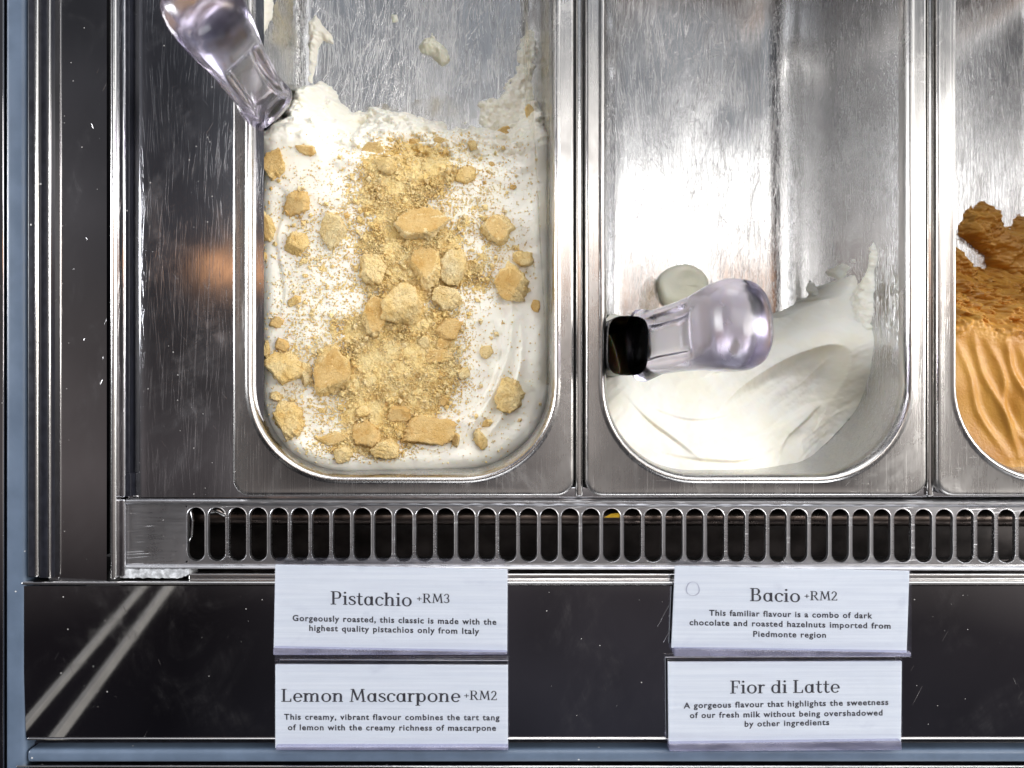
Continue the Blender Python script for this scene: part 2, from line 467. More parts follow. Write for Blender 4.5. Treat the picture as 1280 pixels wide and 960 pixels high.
# deck plate with rolled left edge
def roll_plate(name, x0, x1, y0, y1, z, roll, mat):
    a, b = P(x0, y1, z), P(x1, y0, z)
    prof = []
    for k in range(9):
        an = math.pi/2*k/8
        prof.append((a.x + roll*1.6*(1-math.sin(an)), z - roll*(1-math.cos(an))))
    prof = [(a.x, z-.02)] + [(a.x + roll*1.8*(1-math.cos(math.pi/2*k/10)), z - roll + roll*math.sin(math.pi/2*k/10)) for k in range(11)] + [(a.x+.012, z), (b.x, z)]
    ys = np.linspace(a.y, b.y, 8)
    loops = [[(px_, y, pz) for px_, pz in prof] for y in ys]
    o = sheet_loft(name, loops, mat, None, False)
    o.data.flip_normals()
    base_at(case, o); return o
roll_plate('deck_plate', 161, 330, -260, 621.5, -.0032, .0050, M_PLATE)
case_part('deck_bar', (719.5, -260, 729, 622), -.004, -.012, M_EDGE, .0014)
case_part('deck_bar', (1159.5, -260, 1168.5, 622), -.004, -.012, M_EDGE, .0014)
case_part('deck_front_ledge', (160, 609, 1500, 623), -.0062, -.02, M_PLATE, .0006, .002)
# dark well below everything
case_part('well_floor', (-300, -450, 1700, 1300), -.20, -.205, M_DARK, 0)
case_part('vent_back_wall', (150, 626, 1500, 629), -.004, -.06, M_DARK, 0)
case_part('vent_floor', (150, 600, 1500, 760), -.055, -.058, plain('vent_floor_metal', (.035, .030, .030), .35, .6, .5, 60), 0)
# rail strips and front panel
bm = bmesh.new()
a = P(150, 725.5, -.002); b = P(1500, 717, -.002)
box_bm(bm, a.x + .033, b.x, a.y, b.y, -.03, -.002)
o = bm_obj('label_rail', bm, M_EDGE, None, .0008); base_at(case, o)
case_part('front_panel_edge', (25, 727, 1500, 732.5), .0012, -.02, M_EDGE, .0013)
pan_y = [732.5, 733.5, 736, 800, 870, 919, 922]
a0 = [P(26 + (y-732)*.035, y, .0004) for y in pan_y]
zz = [.0004]*7
loops = [[(p.x, p.y, z), (P(1500, 0, 0).x, p.y, z)] for p, z in zip(a0, zz)]
o = sheet_loft('front_panel', loops, M_PANEL, None, False); o.data.flip_normals(); base_at(case, o)
case_part('front_panel_edge', (33, 923, 1500, 926), .0014, -.02, M_EDGE, .0008)
case_part('front_gap', (33, 927, 1500, 937), -.006, -.05, M_GASKET, .0004)
case_part('front_gap', (24, 713.5, 1500, 716.5), -.02, -.05, M_DARK, 0)
# dirty sealant strip at the left end
bm = bmesh.new()
n = 40; top = []; bot = []
for i in range(n+1):
    x = 150 + 86*i/n
    top.append(bm.verts.new(P(x, 711.5 + random.uniform(-.8, .8), -.0012))); bot.append(bm.verts.new(P(x, 723 + random.uniform(-1.2, .4) - 4*max(0, (i-34)/6), -.0012)))
for i in range(n): bm.faces.new((bot[i], bot[i+1], top[i+1], top[i]))
ext = bmesh.ops.extrude_face_region(bm, geom=bm.faces[:])
for v in [g for g in ext['geom'] if isinstance(g, bmesh.types.BMVert)]: v.co.z -= .01
o = bm_obj('sealant', bm, M_GRIME, None); base_at(case, o)
# slanting front edge of the side glass (outside the frame, mirrored in the front panel)
def bar(name, p, q, w, t, mat):
    p, q = Vector(p), Vector(q); d = (q-p).normalized(); s = d.cross(Vector((1, 0, 0))).normalized()*w/2; u = Vector((1, 0, 0))*t
    bm = bmesh.new(); vs = [bm.verts.new(c + i + j) for c in (p, q) for i, j in ((-s, 0*u), (s, 0*u), (s, -u), (-s, -u))]
    for f in ((0, 1, 2, 3), (7, 6, 5, 4), (0, 4, 5, 1), (1, 5, 6, 2), (2, 6, 7, 3), (3, 7, 4, 0)): bm.faces.new([vs[i] for i in f])
    o = bm_obj(name, bm, mat, None, .0006); base_at(case, o)
bar('glass_edge_trim', (-.262, -.1405, .180), (-.262, -.186, .0405), .0042, .004, M_CARD_TRIM)
bar('glass_edge_trim', (-.262, -.150, .222), (-.262, -.2085, .060), .0070, .004, M_CARD_TRIM)

# ------------------------------------------------------------------ vent grille
def make_grille():
    zt = -.0024; pitch = 25.98; n = 46; x0 = 245.0
    k = (D - zt)/F
    hw = 10.6*k; hh = 33.2*k; cx = pitch/2*k; top = 35.6*k; r = hw; arm = hh - hw
    verts, faces = [], []
    ang = sorted(set([round(a, 5) for a in np.linspace(0, math.pi, 15)] + [round(math.atan2(top-arm, cx), 5), round(math.pi-math.atan2(top-arm, cx), 5)]))
    def outline(rr_, add):
        pts = []
        for sgn in (1, -1):
            for a in ang:
                a2 = a if sgn > 0 else a + math.pi
                pts.append((rr_*math.cos(a2), sgn*arm + rr_*math.sin(a2)))
        return pts
    def cell():
        pts = []
        for sgn in (1, -1):
            for a in ang:
                a2 = a if sgn > 0 else a + math.pi
                dx, dy = math.cos(a2), math.sin(a2)
                t1 = cx/abs(dx) if abs(dx) > 1e-6 else 1e9
                t2 = (top-arm)/abs(dy) if abs(dy) > 1e-6 else 1e9
                t = min(t1, t2); pts.append((t*dx, sgn*arm + t*dy))
        return pts
    prof = [(cell(), 0), (outline(r+.00045, 0), .0), (outline(r+.00032, 0), .00010), (outline(r+.00012, 0), .00012), (outline(r, 0), -.0001), (outline(r-.0001, 0), -.0018)]
    m = len(prof[0][0])
    yc = 668.5
    for s in range(n):
        px = x0 + pitch*s
        c = P(px, yc + (px-640)*.0022, zt)
        b = len(verts)
        for loop, dz in prof:
            for (x, y) in loop: verts.append((c.x+x, c.y+y - .0022*x, zt+dz))
        for a in range(len(prof)-1):
            for i in range(m):
                j = (i+1) % m
                faces.append((b+a*m+i, b+a*m+j, b+(a+1)*m+j, b+(a+1)*m+i))
    xl, xr = P(x0-pitch/2, 0, zt).x, P(x0+pitch*(n-.5), 0, zt).x
    xe = P(159, 0, zt).x
    def Yp(px, x): return P(0, px, zt).y - .0022*x
    yt, yb = yc - 35.6, yc + 35.6
    def strip(xa, xb, rows):
        b = len(verts)
        for (py, z) in rows:
            for x in (xa, xb): verts.append((x, Yp(py, x), z))
        for i in range(len(rows)-1): faces.append((b+2*i+1, b+2*i, b+2*i+2, b+2*i+3))
    strip(xl, xr, [(624.4, zt-.010), (624.4, zt+.0004), (624.9, zt+.0012), (626.5, zt+.0019), (628.5, zt+.0019), (630.3, zt+.0010), (631.2, zt+.0002), (yt, zt)])
    strip(xe, xl, [(624.4, zt-.010), (624.4, zt+.0004), (624.9, zt+.0012), (626.5, zt+.0019), (628.5, zt+.0019), (630.3, zt+.0010), (631.2, zt+.0002), (yt, zt), (yb, zt)])
    rows = [(yb, zt), (706.0, zt+.0001), (707.2, zt+.0010), (709, zt+.0016), (711, zt+.0010), (712.0, zt-.0004), (712.6, zt-.010)]
    strip(xl, xr, rows); strip(xe, xl, rows)
    me = bpy.data.meshes.new('vent_grille')
    me.from_pydata(verts, [], faces)
    bm = bmesh.new(); bm.from_mesh(me)
    bmesh.ops.remove_doubles(bm, verts=bm.verts[:], dist=.00001)
    bmesh.ops.recalc_face_normals(bm, faces=bm.faces[:])
    bm.to_mesh(me); bm.free()
    me.polygons.foreach_set('use_smooth', [True]*len(me.polygons)); me.set_sharp_from_angle(angle=R(35))
    up = sum(p.normal.z*p.area for p in me.polygons)
    if up < 0: me.flip_normals()
    o = link('vent_grille', me, M_GRILLE)
    w = o.modifiers.new('weighted', 'WEIGHTED_NORMAL'); w.keep_sharp = True; w.weight = 100
    tag(o, 'steel vent grille with a row of upright rounded slots in front of the pans', 'grille')
make_grille()
# pipe and rail glimpsed through the slots
def tube(name, pts, r, mat, n=14):
    pts = [Vector(p) for p in pts]; loops = []
    for i, p in enumerate(pts):
        d = (pts[min(i+1, len(pts)-1)] - pts[max(i-1, 0)]).normalized()
        a = d.cross(Vector((0, 0, 1)));  a = a.normalized() if a.length > 1e-4 else Vector((1, 0, 0))
        b = d.cross(a).normalized()
        loops.append([tuple(p + r*(math.cos(2*math.pi*k/n)*a + math.sin(2*math.pi*k/n)*b)) for k in range(n)])
    return sheet_loft(name, loops, mat, None, True)
o = tube('vent_pipe', [P(150, 645, -.018), P(1400, 648, -.018)], .0042, steel('vent_pipe_steel', (.16, .13, .115), .30, stain=.4)); base_at(case, o)
o = tube('vent_pipe', [P(238, 636, -.006), P(240, 652, -.010), P(239, 668, -.008), P(236, 676, -.009)], .0011, M_EDGE); base_at(case, o)
o = tube('vent_pipe', [P(262, 640, -.012), P(272, 637, -.010), P(281, 642, -.012)], .0018, M_EDGE); base_at(case, o)
y0 = P(766, 645, -.008)  # small bright yellow sliver set just under a slot
bm = bmesh.new(); vs = [bm.verts.new(y0 + Vector(v)) for v in ((-.0042, -.0008, 0), (.0036, -.0006, .0004), (.0038, .0016, .0006), (-.0008, .0012, .0004))]
bm.faces.new(vs); e = bmesh.ops.extrude_face_region(bm, geom=bm.faces[:])
for v in [g for g in e['geom'] if isinstance(g, bmesh.types.BMVert)]: v.co.z -= .0006
tag(bm_obj('yellow_sliver', bm, M_YELLOW), 'tiny bright yellow sliver inside a grille slot', 'scrap')

# ------------------------------------------------------------------ lettering: a small serif alphabet
CAPW, THIN = .138, .076
def g_line(p, q, w): 
    p, q = np.array(p, float), np.array(q, float); d = (q-p)/np.linalg.norm(q-p); s = np.array((-d[1], d[0]))*w/2
    return [[p+s, p-s, q-s, q+s]]
def g_rect(x0, y0, x1, y1): return [[(x0, y0), (x1, y0), (x1, y1), (x0, y1)]]
def g_arc(cx, cy, rx, ry, a0, a1, wv=CAPW, wh=THIN, n=26):
    q = []; prev = None
    for i in range(n+1):
        a = R(a0+(a1-a0)*i/n); c, s = math.cos(a), math.sin(a)
        w = wh+(wv-wh)*abs(c)**1.3
        o = (cx+(rx+w/2*abs(c)+wh/2*0)*c, cy+(ry)*s); inn = (cx+(rx-w/2*abs(c))*c, cy+(ry-w*abs(s) if abs(s) > 0 else ry)*s)
        o = (cx+(rx)*c, cy+ry*s); inn = (cx+(rx-w)*c, cy+(ry-wh)*s)
        if prev: q.append([prev[1], prev[0], o, inn])
        prev = (o, inn)
    return q
def g_path(pts, ws):
    sm = smooth_pts(pts, 30); n = len(sm); q = []; prev = None
    for i, p in enumerate(sm):
        a = np.array(sm[max(0, i-1)]); b = np.array(sm[min(n-1, i+1)]); d = (b-a)/np.linalg.norm(b-a); s = np.array((-d[1], d[0]))
        w = np.interp(i/(n-1), np.linspace(0, 1, len(ws)), ws)/2
        cur = (np.array(p)+s*w, np.array(p)-s*w)
        if prev: q.append([prev[0], prev[1], cur[1], cur[0]])
        prev = cur
    return q
def stem(x, y0, y1, w=CAPW): return g_rect(x-w/2, y0, x+w/2, y1)
def serif(x, y, w=.30, h=.055): return g_rect(x-w/2, y, x+w/2, y+h)
def flag(x, y, w=.12): return [[(x, y), (x, y-.09), (x-w, y-.05), (x-w, y-.015)]]
def disc(cx, cy, r): return [[(cx+r*math.cos(2*math.pi*k/14), cy+r*math.sin(2*math.pi*k/14)) for k in range(14)]]
XH = .68
def arch(x0, x1): # x0 = stem, x1 = next stem centre
    return g_arc((x0+x1)/2+.03, XH-.20, (x1-x0)/2+.0325, .205, 5, 168, CAPW, THIN) + stem(x1, 0, XH-.19) + serif(x1, 0, .26)
GL = {
 'P': (stem(.16,0,1)+serif(.16,0,.34)+g_rect(.0,.945,.42,1)+g_arc(.40,.725,.24,.275,90,-90)+g_rect(.16,.45,.42,.515), .70),
 'R': (stem(.16,0,1)+serif(.16,0,.34)+g_rect(.0,.945,.42,1)+g_arc(.40,.735,.23,.265,90,-90)+g_rect(.16,.47,.42,.535)+g_line((.36,.50),(.66,.0),.125)+serif(.68,0,.2), .80),
 'B': (stem(.16,0,1)+g_rect(0,.945,.42,1)+g_rect(0,0,.42,.06)+g_arc(.38,.755,.22,.245,90,-90)+g_rect(.16,.49,.42,.55)+g_arc(.40,.27,.27,.27,90,-90), .74),
 'L': (stem(.16,0,1)+serif(.16,.945,.32)+g_rect(0,0,.60,.06)+[[(.60,0),(.60,.26),(.555,.26),(.50,.05)]], .66),
 'F': (stem(.16,0,1)+serif(.16,0,.34)+g_rect(0,.94,.58,1)+[[(.58,1),(.58,.74),(.535,.74),(.48,.95)]]+g_rect(.16,.48,.44,.545)+g_rect(.41,.40,.45,.62), .62),
 'M': (g_line((.12,.02),(.20,.98),.075)+serif(.12,0,.24)+g_line((.21,1.0),(.48,.12),.125)+g_line((.47,.12),(.75,1.0),.07)+g_line((.74,.99),(.84,.0),.125)+serif(.84,0,.27)+g_rect(.06,.945,.26,1)+g_rect(.70,.945,.90,1), 1.0),
 'i': (stem(.16,0,XH)+serif(.16,0,.28)+flag(.12,XH)+disc(.15,.91,.078), .33),
 's': (g_path([(.40,.50),(.36,.62),(.24,.645),(.11,.58),(.10,.47),(.25,.36),(.39,.26),(.40,.12),(.27,.03),(.10,.06),(.055,.20)],[.09,.07,.07,.10,.12,.125,.12,.10,.07,.07,.09]), .47),
 't': (g_path([(.19,.92),(.18,.5),(.18,.18),(.24,.04),(.36,.05),(.40,.12)],[.09,.125,.125,.11,.08,.05])+g_rect(.02,.615,.39,XH), .43),
 'a': (g_arc(.29,.33,.26,.345,0,360)+stem(.50,.03,XH)+g_path([(.50,.14),(.53,.05),(.62,.05)],[.12,.09,.05]), .66),
 'c': (g_arc(.31,.335,.28,.35,42,318)+disc(.48,.53,.075), .55),
 'h': (stem(.15,0,1)+serif(.15,0,.28)+flag(.11,1)+arch(.15,.52), .70),
 'n': (stem(.15,0,XH)+serif(.15,0,.28)+flag(.11,XH)+arch(.15,.52), .70),
 'm': (stem(.15,0,XH)+serif(.15,0,.28)+flag(.11,XH)+arch(.15,.50)+arch(.50,.85), 1.03),
 'o': (g_arc(.33,.335,.30,.35,0,360), .66),
 'e': (g_arc(.31,.335,.28,.35,0,322)+g_rect(.08,.32,.575,.385), .60),
 'r': (stem(.15,0,XH)+serif(.15,0,.29)+flag(.11,XH)+g_path([(.17,.42),(.25,.60),(.36,.63),(.42,.57)],[.07,.08,.10,.13]), .46),
 'p': (stem(.15,-.29,XH)+serif(.15,-.29,.28)+flag(.11,XH)+g_arc(.37,.335,.26,.35,0,360), .68),
 'd': (g_arc(.30,.335,.27,.35,0,360)+stem(.51,.0,1)+flag(.47,1)+g_rect(.51,0,.63,.055), .68),
 '+': (g_rect(.04,.40,.46,.475)+g_rect(.2125,.23,.2875,.65), .52),
 '3': (g_arc(.25,.75,.22,.25,155,-90,.11)+g_arc(.24,.27,.26,.27,90,-155,.125)+disc(.08,.80,.055), .56),
 '2': (g_arc(.26,.73,.23,.27,165,-35,.12)+g_line((.435,.62),(.06,.05),.10)+g_rect(.02,0,.52,.075)+[[(.52,0),(.52,.18),(.48,.18),(.44,.06)]]+disc(.085,.78,.055), .57),
 ' ': ([], .30),
}
def serif_text(txt):
    polys = []; x = 0
    for ch in txt:
        g, adv = GL[ch]
        for q in g: polys.append([(px+x, py) for px, py in q])
        x += adv + .015
    return polys, x - .03
def sans_text(txt):
    cu = bpy.data.curves.new('t', 'FONT'); cu.body = txt; cu.size = 1; cu.space_character = 1.14; cu.offset = .024; cu.resolution_u = 3; cu.space_word = 1.1
    o = bpy.data.objects.new('t', cu); COL.objects.link(o)
    dg = bpy.context.evaluated_depsgraph_get()
    me = bpy.data.meshes.new_from_object(o.evaluated_get(dg))
    V = [v.co.xy.copy() for v in me.vertices]; polys = [[tuple(V[i]) for i in p.vertices] for p in me.polygons]
    bpy.data.objects.remove(o); bpy.data.curves.remove(cu); bpy.data.meshes.remove(me)
    xs = [p[0] for q in polys for p in q]
    return [[(p[0]-min(xs), p[1]) for p in q] for q in polys], max(xs)-min(xs)

def put_text(name, lines, z, parent):
    """lines: (kind, text, x0, x1, baseline at x0, baseline at x1, cap height) in photo pixels"""
    verts, faces = [], []
    for kind, txt, xa, xb, ya, yb, cap in lines:
        polys, w = serif_text(txt) if kind == 'serif' else sans_text(txt)
        capu = 1.0 if kind == 'serif' else .73
        for n_, q in enumerate(polys):
            b = len(verts)
            for (x, y) in q:
                f = x/w; px = xa+(xb-xa)*f; py = ya+(yb-ya)*f - y/capu*cap
                verts.append(P(px, py, z + (n_ % 5)*2e-6))
            faces.append(tuple(range(b, b+len(q))))
    o = mesh(name, verts, faces, M_INK, None, False)
    me = o.data
    fl = [p for p in me.polygons if p.normal.z < 0]
    if fl:
        bm = bmesh.new(); bm.from_mesh(me); bm.faces.ensure_lookup_table()
        bmesh.ops.reverse_faces(bm, faces=[f for f in bm.faces if f.normal.z < 0]); bm.to_mesh(me); bm.free()
    base_at(parent, o)
    return o

def quad_slab(name, q, z1, z0, mat, parent, bevel=.0003, nx=1, wave=0.0):
    top = [P(x, y, z1) for x, y in q]
    bm = bmesh.new()
    a = [bm.verts.new(v) for v in top]; b = [bm.verts.new((v.x, v.y, z0)) for v in top]
    bm.faces.new(a); bm.faces.new(b[::-1])
    for i in range(4):
        j = (i+1) % 4; bm.faces.new((a[i], b[i], b[j], a[j]))
    o = bm_obj(name, bm, mat, None, bevel); base_at(parent, o); return o

def label(text, card, lip, flap, sleeve, title, price, desc, z=.004):
    c = P(sum(p[0] for p in card)/4, sum(p[1] for p in card)/4, .001)
    root = empty('flavour_label', c)
    tag(root, text, 'label', 'flavour labels on the front panel')
    quad_slab('card', card, z, z-.0014, M_PAPER, root, .0002)
    if price: put_text('price', [price], z+.00010, root)
    put_text('title', [title], z+.00010, root)
    put_text('description', desc, z+.00010, root)
    quad_slab('holder_lip', lip, z+.0026, z-.0030, M_LIP, root, .0007)
    quad_slab('holder_back', sleeve, z-.0018, z-.0031, M_ACR, root, .0003)
    if flap: quad_slab('holder_flap', flap, z+.0004, z-.0006, M_ACR, root, .0002)
    # clear cover over the card
    q = [(x+dx, y+dy) for (x, y), (dx, dy) in zip(card, ((-1, -1), (1.5, -1), (1.5, 0), (-1, 0)))]
    quad_slab('holder_cover', q, z+.0016, z+.0008, M_ACR, root, .0002)
SE, SA = 'serif', 'sans'
label('white flavour label in clear holder reading Pistachio, under the first grille slots',
      [(344, 706), (634.5, 712), (634, 815.5), (342, 810)], [(341, 810), (634, 815.5), (634, 819), (341, 819.5)], [(345, 697.5), (631, 699), (634.5, 712), (344, 706)],
      [(344, 707), (636, 712), (636, 826), (343, 827)],
      (SE, 'Pistachio', 413.5, 515, 755.6, 758, 16.6), (SE, '+RM3', 520.5, 562.5, 753.6, 753.9, 11.6),
      [(SA, 'Gorgeously roasted, this classic is made with the', 365.7, 620.5, 776.0, 781.0, 7.6), (SA, 'highest quality pistachios only from Italy', 386.5, 599, 788.4, 792.6, 7.6)])
label('white flavour label reading Lemon Mascarpone, below the Pistachio one',
      [(344, 831), (635, 832), (635, 934.5), (344, 934.5)], [(344, 933.5), (635.5, 933.5), (635.5, 938.5), (344, 938.5)], None,
      [(343, 826), (636, 826), (636, 938), (343, 938)],
      (SE, 'Lemon Mascarpone', 351.5, 575.5, 877.3, 877.5, 16.2), (SE, '+RM2', 579.5, 621.5, 874.8, 875.2, 11.6),
      [(SA, 'This creamy, vibrant flavour combines the tart tang', 355, 624.5, 899.5, 900.3, 7.4), (SA, 'of lemon with the creamy richness of mascarpone', 359.8, 620, 912.6, 913.4, 7.4)])
label('white flavour label reading Bacio with a ring stain in its corner',
      [(844, 707.5), (1137, 714), (1133.5, 816), (839.5, 810)], [(843, 811), (1139.5, 815.5), (1139.5, 821.5), (843, 821)], [(844, 700.5), (1137, 705), (1137.5, 714), (844, 707.5)],
      [(845, 708), (1140, 714), (1140, 822), (844, 822)],
      (SE, 'Bacio', 937.5, 1000.5, 751.4, 752.8, 16.4), (SE, '+RM2', 1005, 1047, 750.2, 750.6, 11.4),
      [(SA, 'This familiar flavour is a combo of dark', 886.5, 1090.5, 769.4, 773, 7.4), (SA, 'chocolate and roasted hazelnuts imported from', 861.8, 1113.3, 781.3, 785.8, 7.4), (SA, 'Piedmonte region', 941.5, 1032.5, 795.8, 797.2, 7.4)])
label('white flavour label reading Fior di Latte, below the Bacio one',
      [(835, 828), (1127.5, 827), (1126.5, 926), (836, 930)], [(836.5, 930), (1127.5, 926.5), (1128, 938.5), (837, 940)], None,
      [(834, 824.5), (1128, 824), (1128, 938), (837, 939)],
      (SE, 'Fior di Latte', 912.8, 1049.8, 867, 865.8, 16.2), None,
      [(SA, 'A gorgeous flavour that highlights the sweetness', 854.6, 1110.5, 885.4, 881, 7.4), (SA, 'of our fresh milk without being overshadowed', 862.3, 1103.2, 897.6, 894.2, 7.4), (SA, 'by other ingredients', 930.8, 1036.5, 908.4, 906.2, 7.4)])

ring = []
cx_, cy_ = 866, 736
for k in range(28):
    a = 2*math.pi*k/28; w = .45 + .25*math.sin(a*2+1)
    for rr_ in (8.0-w, 8.0+w):
        ring.append(P(cx_+(rr_*1.0+.5*math.sin(3*a))*math.cos(a), cy_+(rr_*1.12+.4*math.cos(2*a))*math.sin(a), .00412))
lab_b = [o for o in bpy.data.objects if o.get('label', '').endswith('ring stain in its corner')][0]
o = mesh('ring_stain', ring, [(2*k, (2*k+2) % 56, (2*k+3) % 56, 2*k+1) for k in range(28)], plain('ring_stain_grey', (.36, .38, .48), .5), None, True)
if o.data.polygons[0].normal.z < 0: o.data.flip_normals()
base_at(lab_b, o)
# ------------------------------------------------------------------ pans
HX, HY = .0822, .180
PAN_Y = P(0, 620.5, 0).y + HY
PAN_X = [P(503.7, 0, 0).x, P(945.5, 0, 0).x, P(1385, 0, 0).x]
FLOOR = -.120
def rrect(hx, hy, r, nc=14, ne=10):
    pts = []
    for cx, cy, a0 in ((hx-r, hy-r, 0), (-hx+r, hy-r, 90), (-hx+r, -hy+r, 180), (hx-r, -hy+r, 270)):
        for k in range(nc+1):
            a = R(a0+90*k/nc); pts.append((cx+r*math.cos(a), cy+r*math.sin(a)))
        nx = {0: (-hx+r, hy), 90: (-hx, -hy+r), 180: (hx-r, -hy), 270: (hx, hy-r)}[a0]
        p = pts[-1]
        for k in range(1, ne): pts.append((p[0]+(nx[0]-p[0])*k/ne, p[1]+(nx[1]-p[1])*k/ne))
    return pts
PROF = [(0, -.008, 8), (0, -.0016, 8), (.3, -.0006, 8), (.9, -.0001, 7.6), (1.6, 0, 7.2), (2.2, 0, 7), (2.8, 0, 7),
        (6.0, 0, 46.5), (6.6, .0001, 46.2), (7.2, .0005, 45.8), (7.9, .0007, 45.2), (8.6, .0004, 44.6), (9.3, -.0004, 44), (9.9, -.0016, 43.5), (10.3, -.003, 43.2), (10.6, -.006, 43)]
def wall_inset(z): return 10.6 + max(0, -z-.006)*1000*.053
PAN_FLOOR = [-.064, FLOOR, FLOOR]
def pan_mesh(floor):
    r_ = .026 if floor < -.1 else .014
    zb = floor + r_
    prof = list(PROF)
    for k in range(1, 6):
        z = -.006 + (zb+.006)*k/5; prof.append((wall_inset(z), z, 43-(wall_inset(z)-10.6)))
    for k in range(1, 9):
        a = R(90*k/8); prof.append((wall_inset(zb)+.3+ r_*900*(1-math.cos(a)), zb - r_*math.sin(a), 38-18*(1-math.cos(a))*.8))
    return pan_build(prof)
def pan_build(PROF):
    loops = [[(x, y, z) for x, y in rrect(HX-i/1000, HY-i/1000, r/1000)] for i, z, r in PROF]
    mi = [0 if z > -.004 else 1 for _, z, _ in PROF]
    mi[0] = 0
    o = sheet_loft('gelato_pan', loops, [M_RIM, M_FLOOR], None, True, mi, 1)
    return o
pan0 = pan_mesh(PAN_FLOOR[0])
pan0.location = (PAN_X[0], PAN_Y, 0)
tag(pan0, 'stainless steel pan holding white gelato scattered with biscuit pieces', 'gelato pan', 'gelato pans in the case')
pans = [pan0]
for k, lab in ((1, 'nearly empty stainless steel pan with white gelato at its front end'), (2, 'stainless steel pan with caramel brown gelato, cut by the photo edge')):
    if k == 1:
        c = pan_mesh(PAN_FLOOR[1]); tag(c, lab, 'gelato pan', 'gelato pans in the case')
    else:
        c = pans[1].copy(); COL.objects.link(c); c['label'] = lab
    c.location = (PAN_X[k], PAN_Y, 0); pans.append(c)

# ------------------------------------------------------------------ gelato: height fields fitted into the tapering pans
OX, OY, OR = HX-.01035, HY-.01035, .043
def fit(k, u, v, z):
    e = np.maximum(0, -z-.006)*.053 + .022*sstep(-.098, -.1199, z)*.6
    return PAN_X[k] + u*(OX-e)/OX, PAN_Y + v*(OY-e)/OY
def clamp_rr(u, v):
    u = np.clip(u, -OX, OX); v = np.clip(v, -OY, OY)
    cx, cy = OX-OR, OY-OR
    du, dv = np.abs(u)-cx, np.abs(v)-cy
    m = (du > 0) & (dv > 0) & (np.hypot(du, dv) > OR)
    d = np.hypot(du, dv); d = np.where(d == 0, 1, d)
    u2 = np.sign(u)*(cx+du/d*OR); v2 = np.sign(v)*(cy+dv/d*OR)
    return np.where(m, u2, u), np.where(m, v2, v)
def edge_dist(u, v):
    cx, cy = OX-OR, OY-OR
    qx, qy = np.abs(u)-cx, np.abs(v)-cy
    return OR - (np.hypot(np.maximum(qx, 0), np.maximum(qy, 0)) + np.minimum(np.maximum(qx, qy), 0))
def field(k, f, vmax, step=.00055):
    us = np.arange(-OX, OX+step, step); vs = np.arange(-OY, vmax, step)
    U, V = np.meshgrid(us, vs); U, V = clamp_rr(U, V)
    Z = f(PAN_X[k]+U, PAN_Y+V, U, V)
    Zf = None
    if isinstance(Z, tuple): Z, Zf = Z     # Zf: surface before its broken edge falls away
    X, Y = fit(k, U, V, Z if Zf is None else Zf)
    return X, Y, Z
def grid_obj(name, X, Y, Z, mat, keep, parent=None, attr=None):
    h, w = X.shape
    idx = np.arange(h*w).reshape(h, w)
    q = np.stack([idx[:-1, :-1], idx[:-1, 1:], idx[1:, 1:], idx[1:, :-1]], -1).reshape(-1, 4)
    kk = keep.ravel(); q = q[kk[q].any(1)]
    used = np.unique(q); re = np.full(h*w, -1); re[used] = np.arange(len(used))
    co = np.stack([X, Y, Z], -1).reshape(-1, 3)[used]
    return mesh(name, co.tolist(), re[q].tolist(), mat, parent)

# --- left pan: nearly level white surface, scraped back edge
SW = [pxline([(634, 330), (640, 395), (636, 440), (612, 500), (575, 550), (540, 575)], -.018),
      pxline([(625, 400), (628, 440), (606, 495), (574, 535)], -.018), pxline([(652, 400), (650, 460), (628, 520), (590, 565)], -.02)]
SWL = pxline([(338, 225), (362, 250), (350, 300), (358, 370), (345, 420)], -.012)
def fL(X, Y, U, V, rough=True):
    lv = -.0085 - .0125*sstep(-.115, .02, X) + .0022*fbm(X*28, Y*28, 0, 3) + .0006*fbm(X*120, Y*120, 1, 3)
    for i, l in enumerate(SW):
        d, s, p = dist_poly(X, Y, l)
        lv = lv + np.exp(-(d/.0022)**2)*.0011*np.where(s > 0, 1, .3)*np.sin(np.pi*p)**.5 - np.exp(-((d-.0035)/.002)**2)*.0008*np.where(s > 0, 0, 1)*np.sin(np.pi*p)**.5
    d, s, p = dist_poly(X, Y, SWL); lv = lv + np.exp(-(d/.004)**2)*.0006*np.tanh(s*d/.0008)*np.sin(np.pi*np.clip(p, 0, 1))
    e = edge_dist(U, V); lv = lv - .0016*np.exp(-e/.0018) + .0010*np.exp(-((e-.006)/.004)**2)
    Ye = .113 + .006*fbm(X*45, Y*0+3, 2, 4) + .018*np.exp(-((X+.113)/.018)**2) + .020*np.exp(-((X-.018)/.010)**2) - .003*np.exp(-((X+.05)/.03)**2)
    t = Y - Ye
    a = sstep(-.014, .012, t)
    lump = .0042*fbm(X*150, Y*210, 3, 4, .6) + .0078*fbm(X*62, Y*75, 5, 4, .55)
    z = lv - np.where(t > 0, 1.15*t, 0) + a*lump*1.25
    z = z - .004*sstep(-.004, .006, t)
    return z
XL, YL, ZL = field(0, fL, .095)
gL = grid_obj('gelato', XL, YL, ZL, M_WHITE, ZL > PAN_FLOOR[0]-.002)
tag(gL, 'white gelato filling the left pan under golden biscuit crumbs', 'gelato')

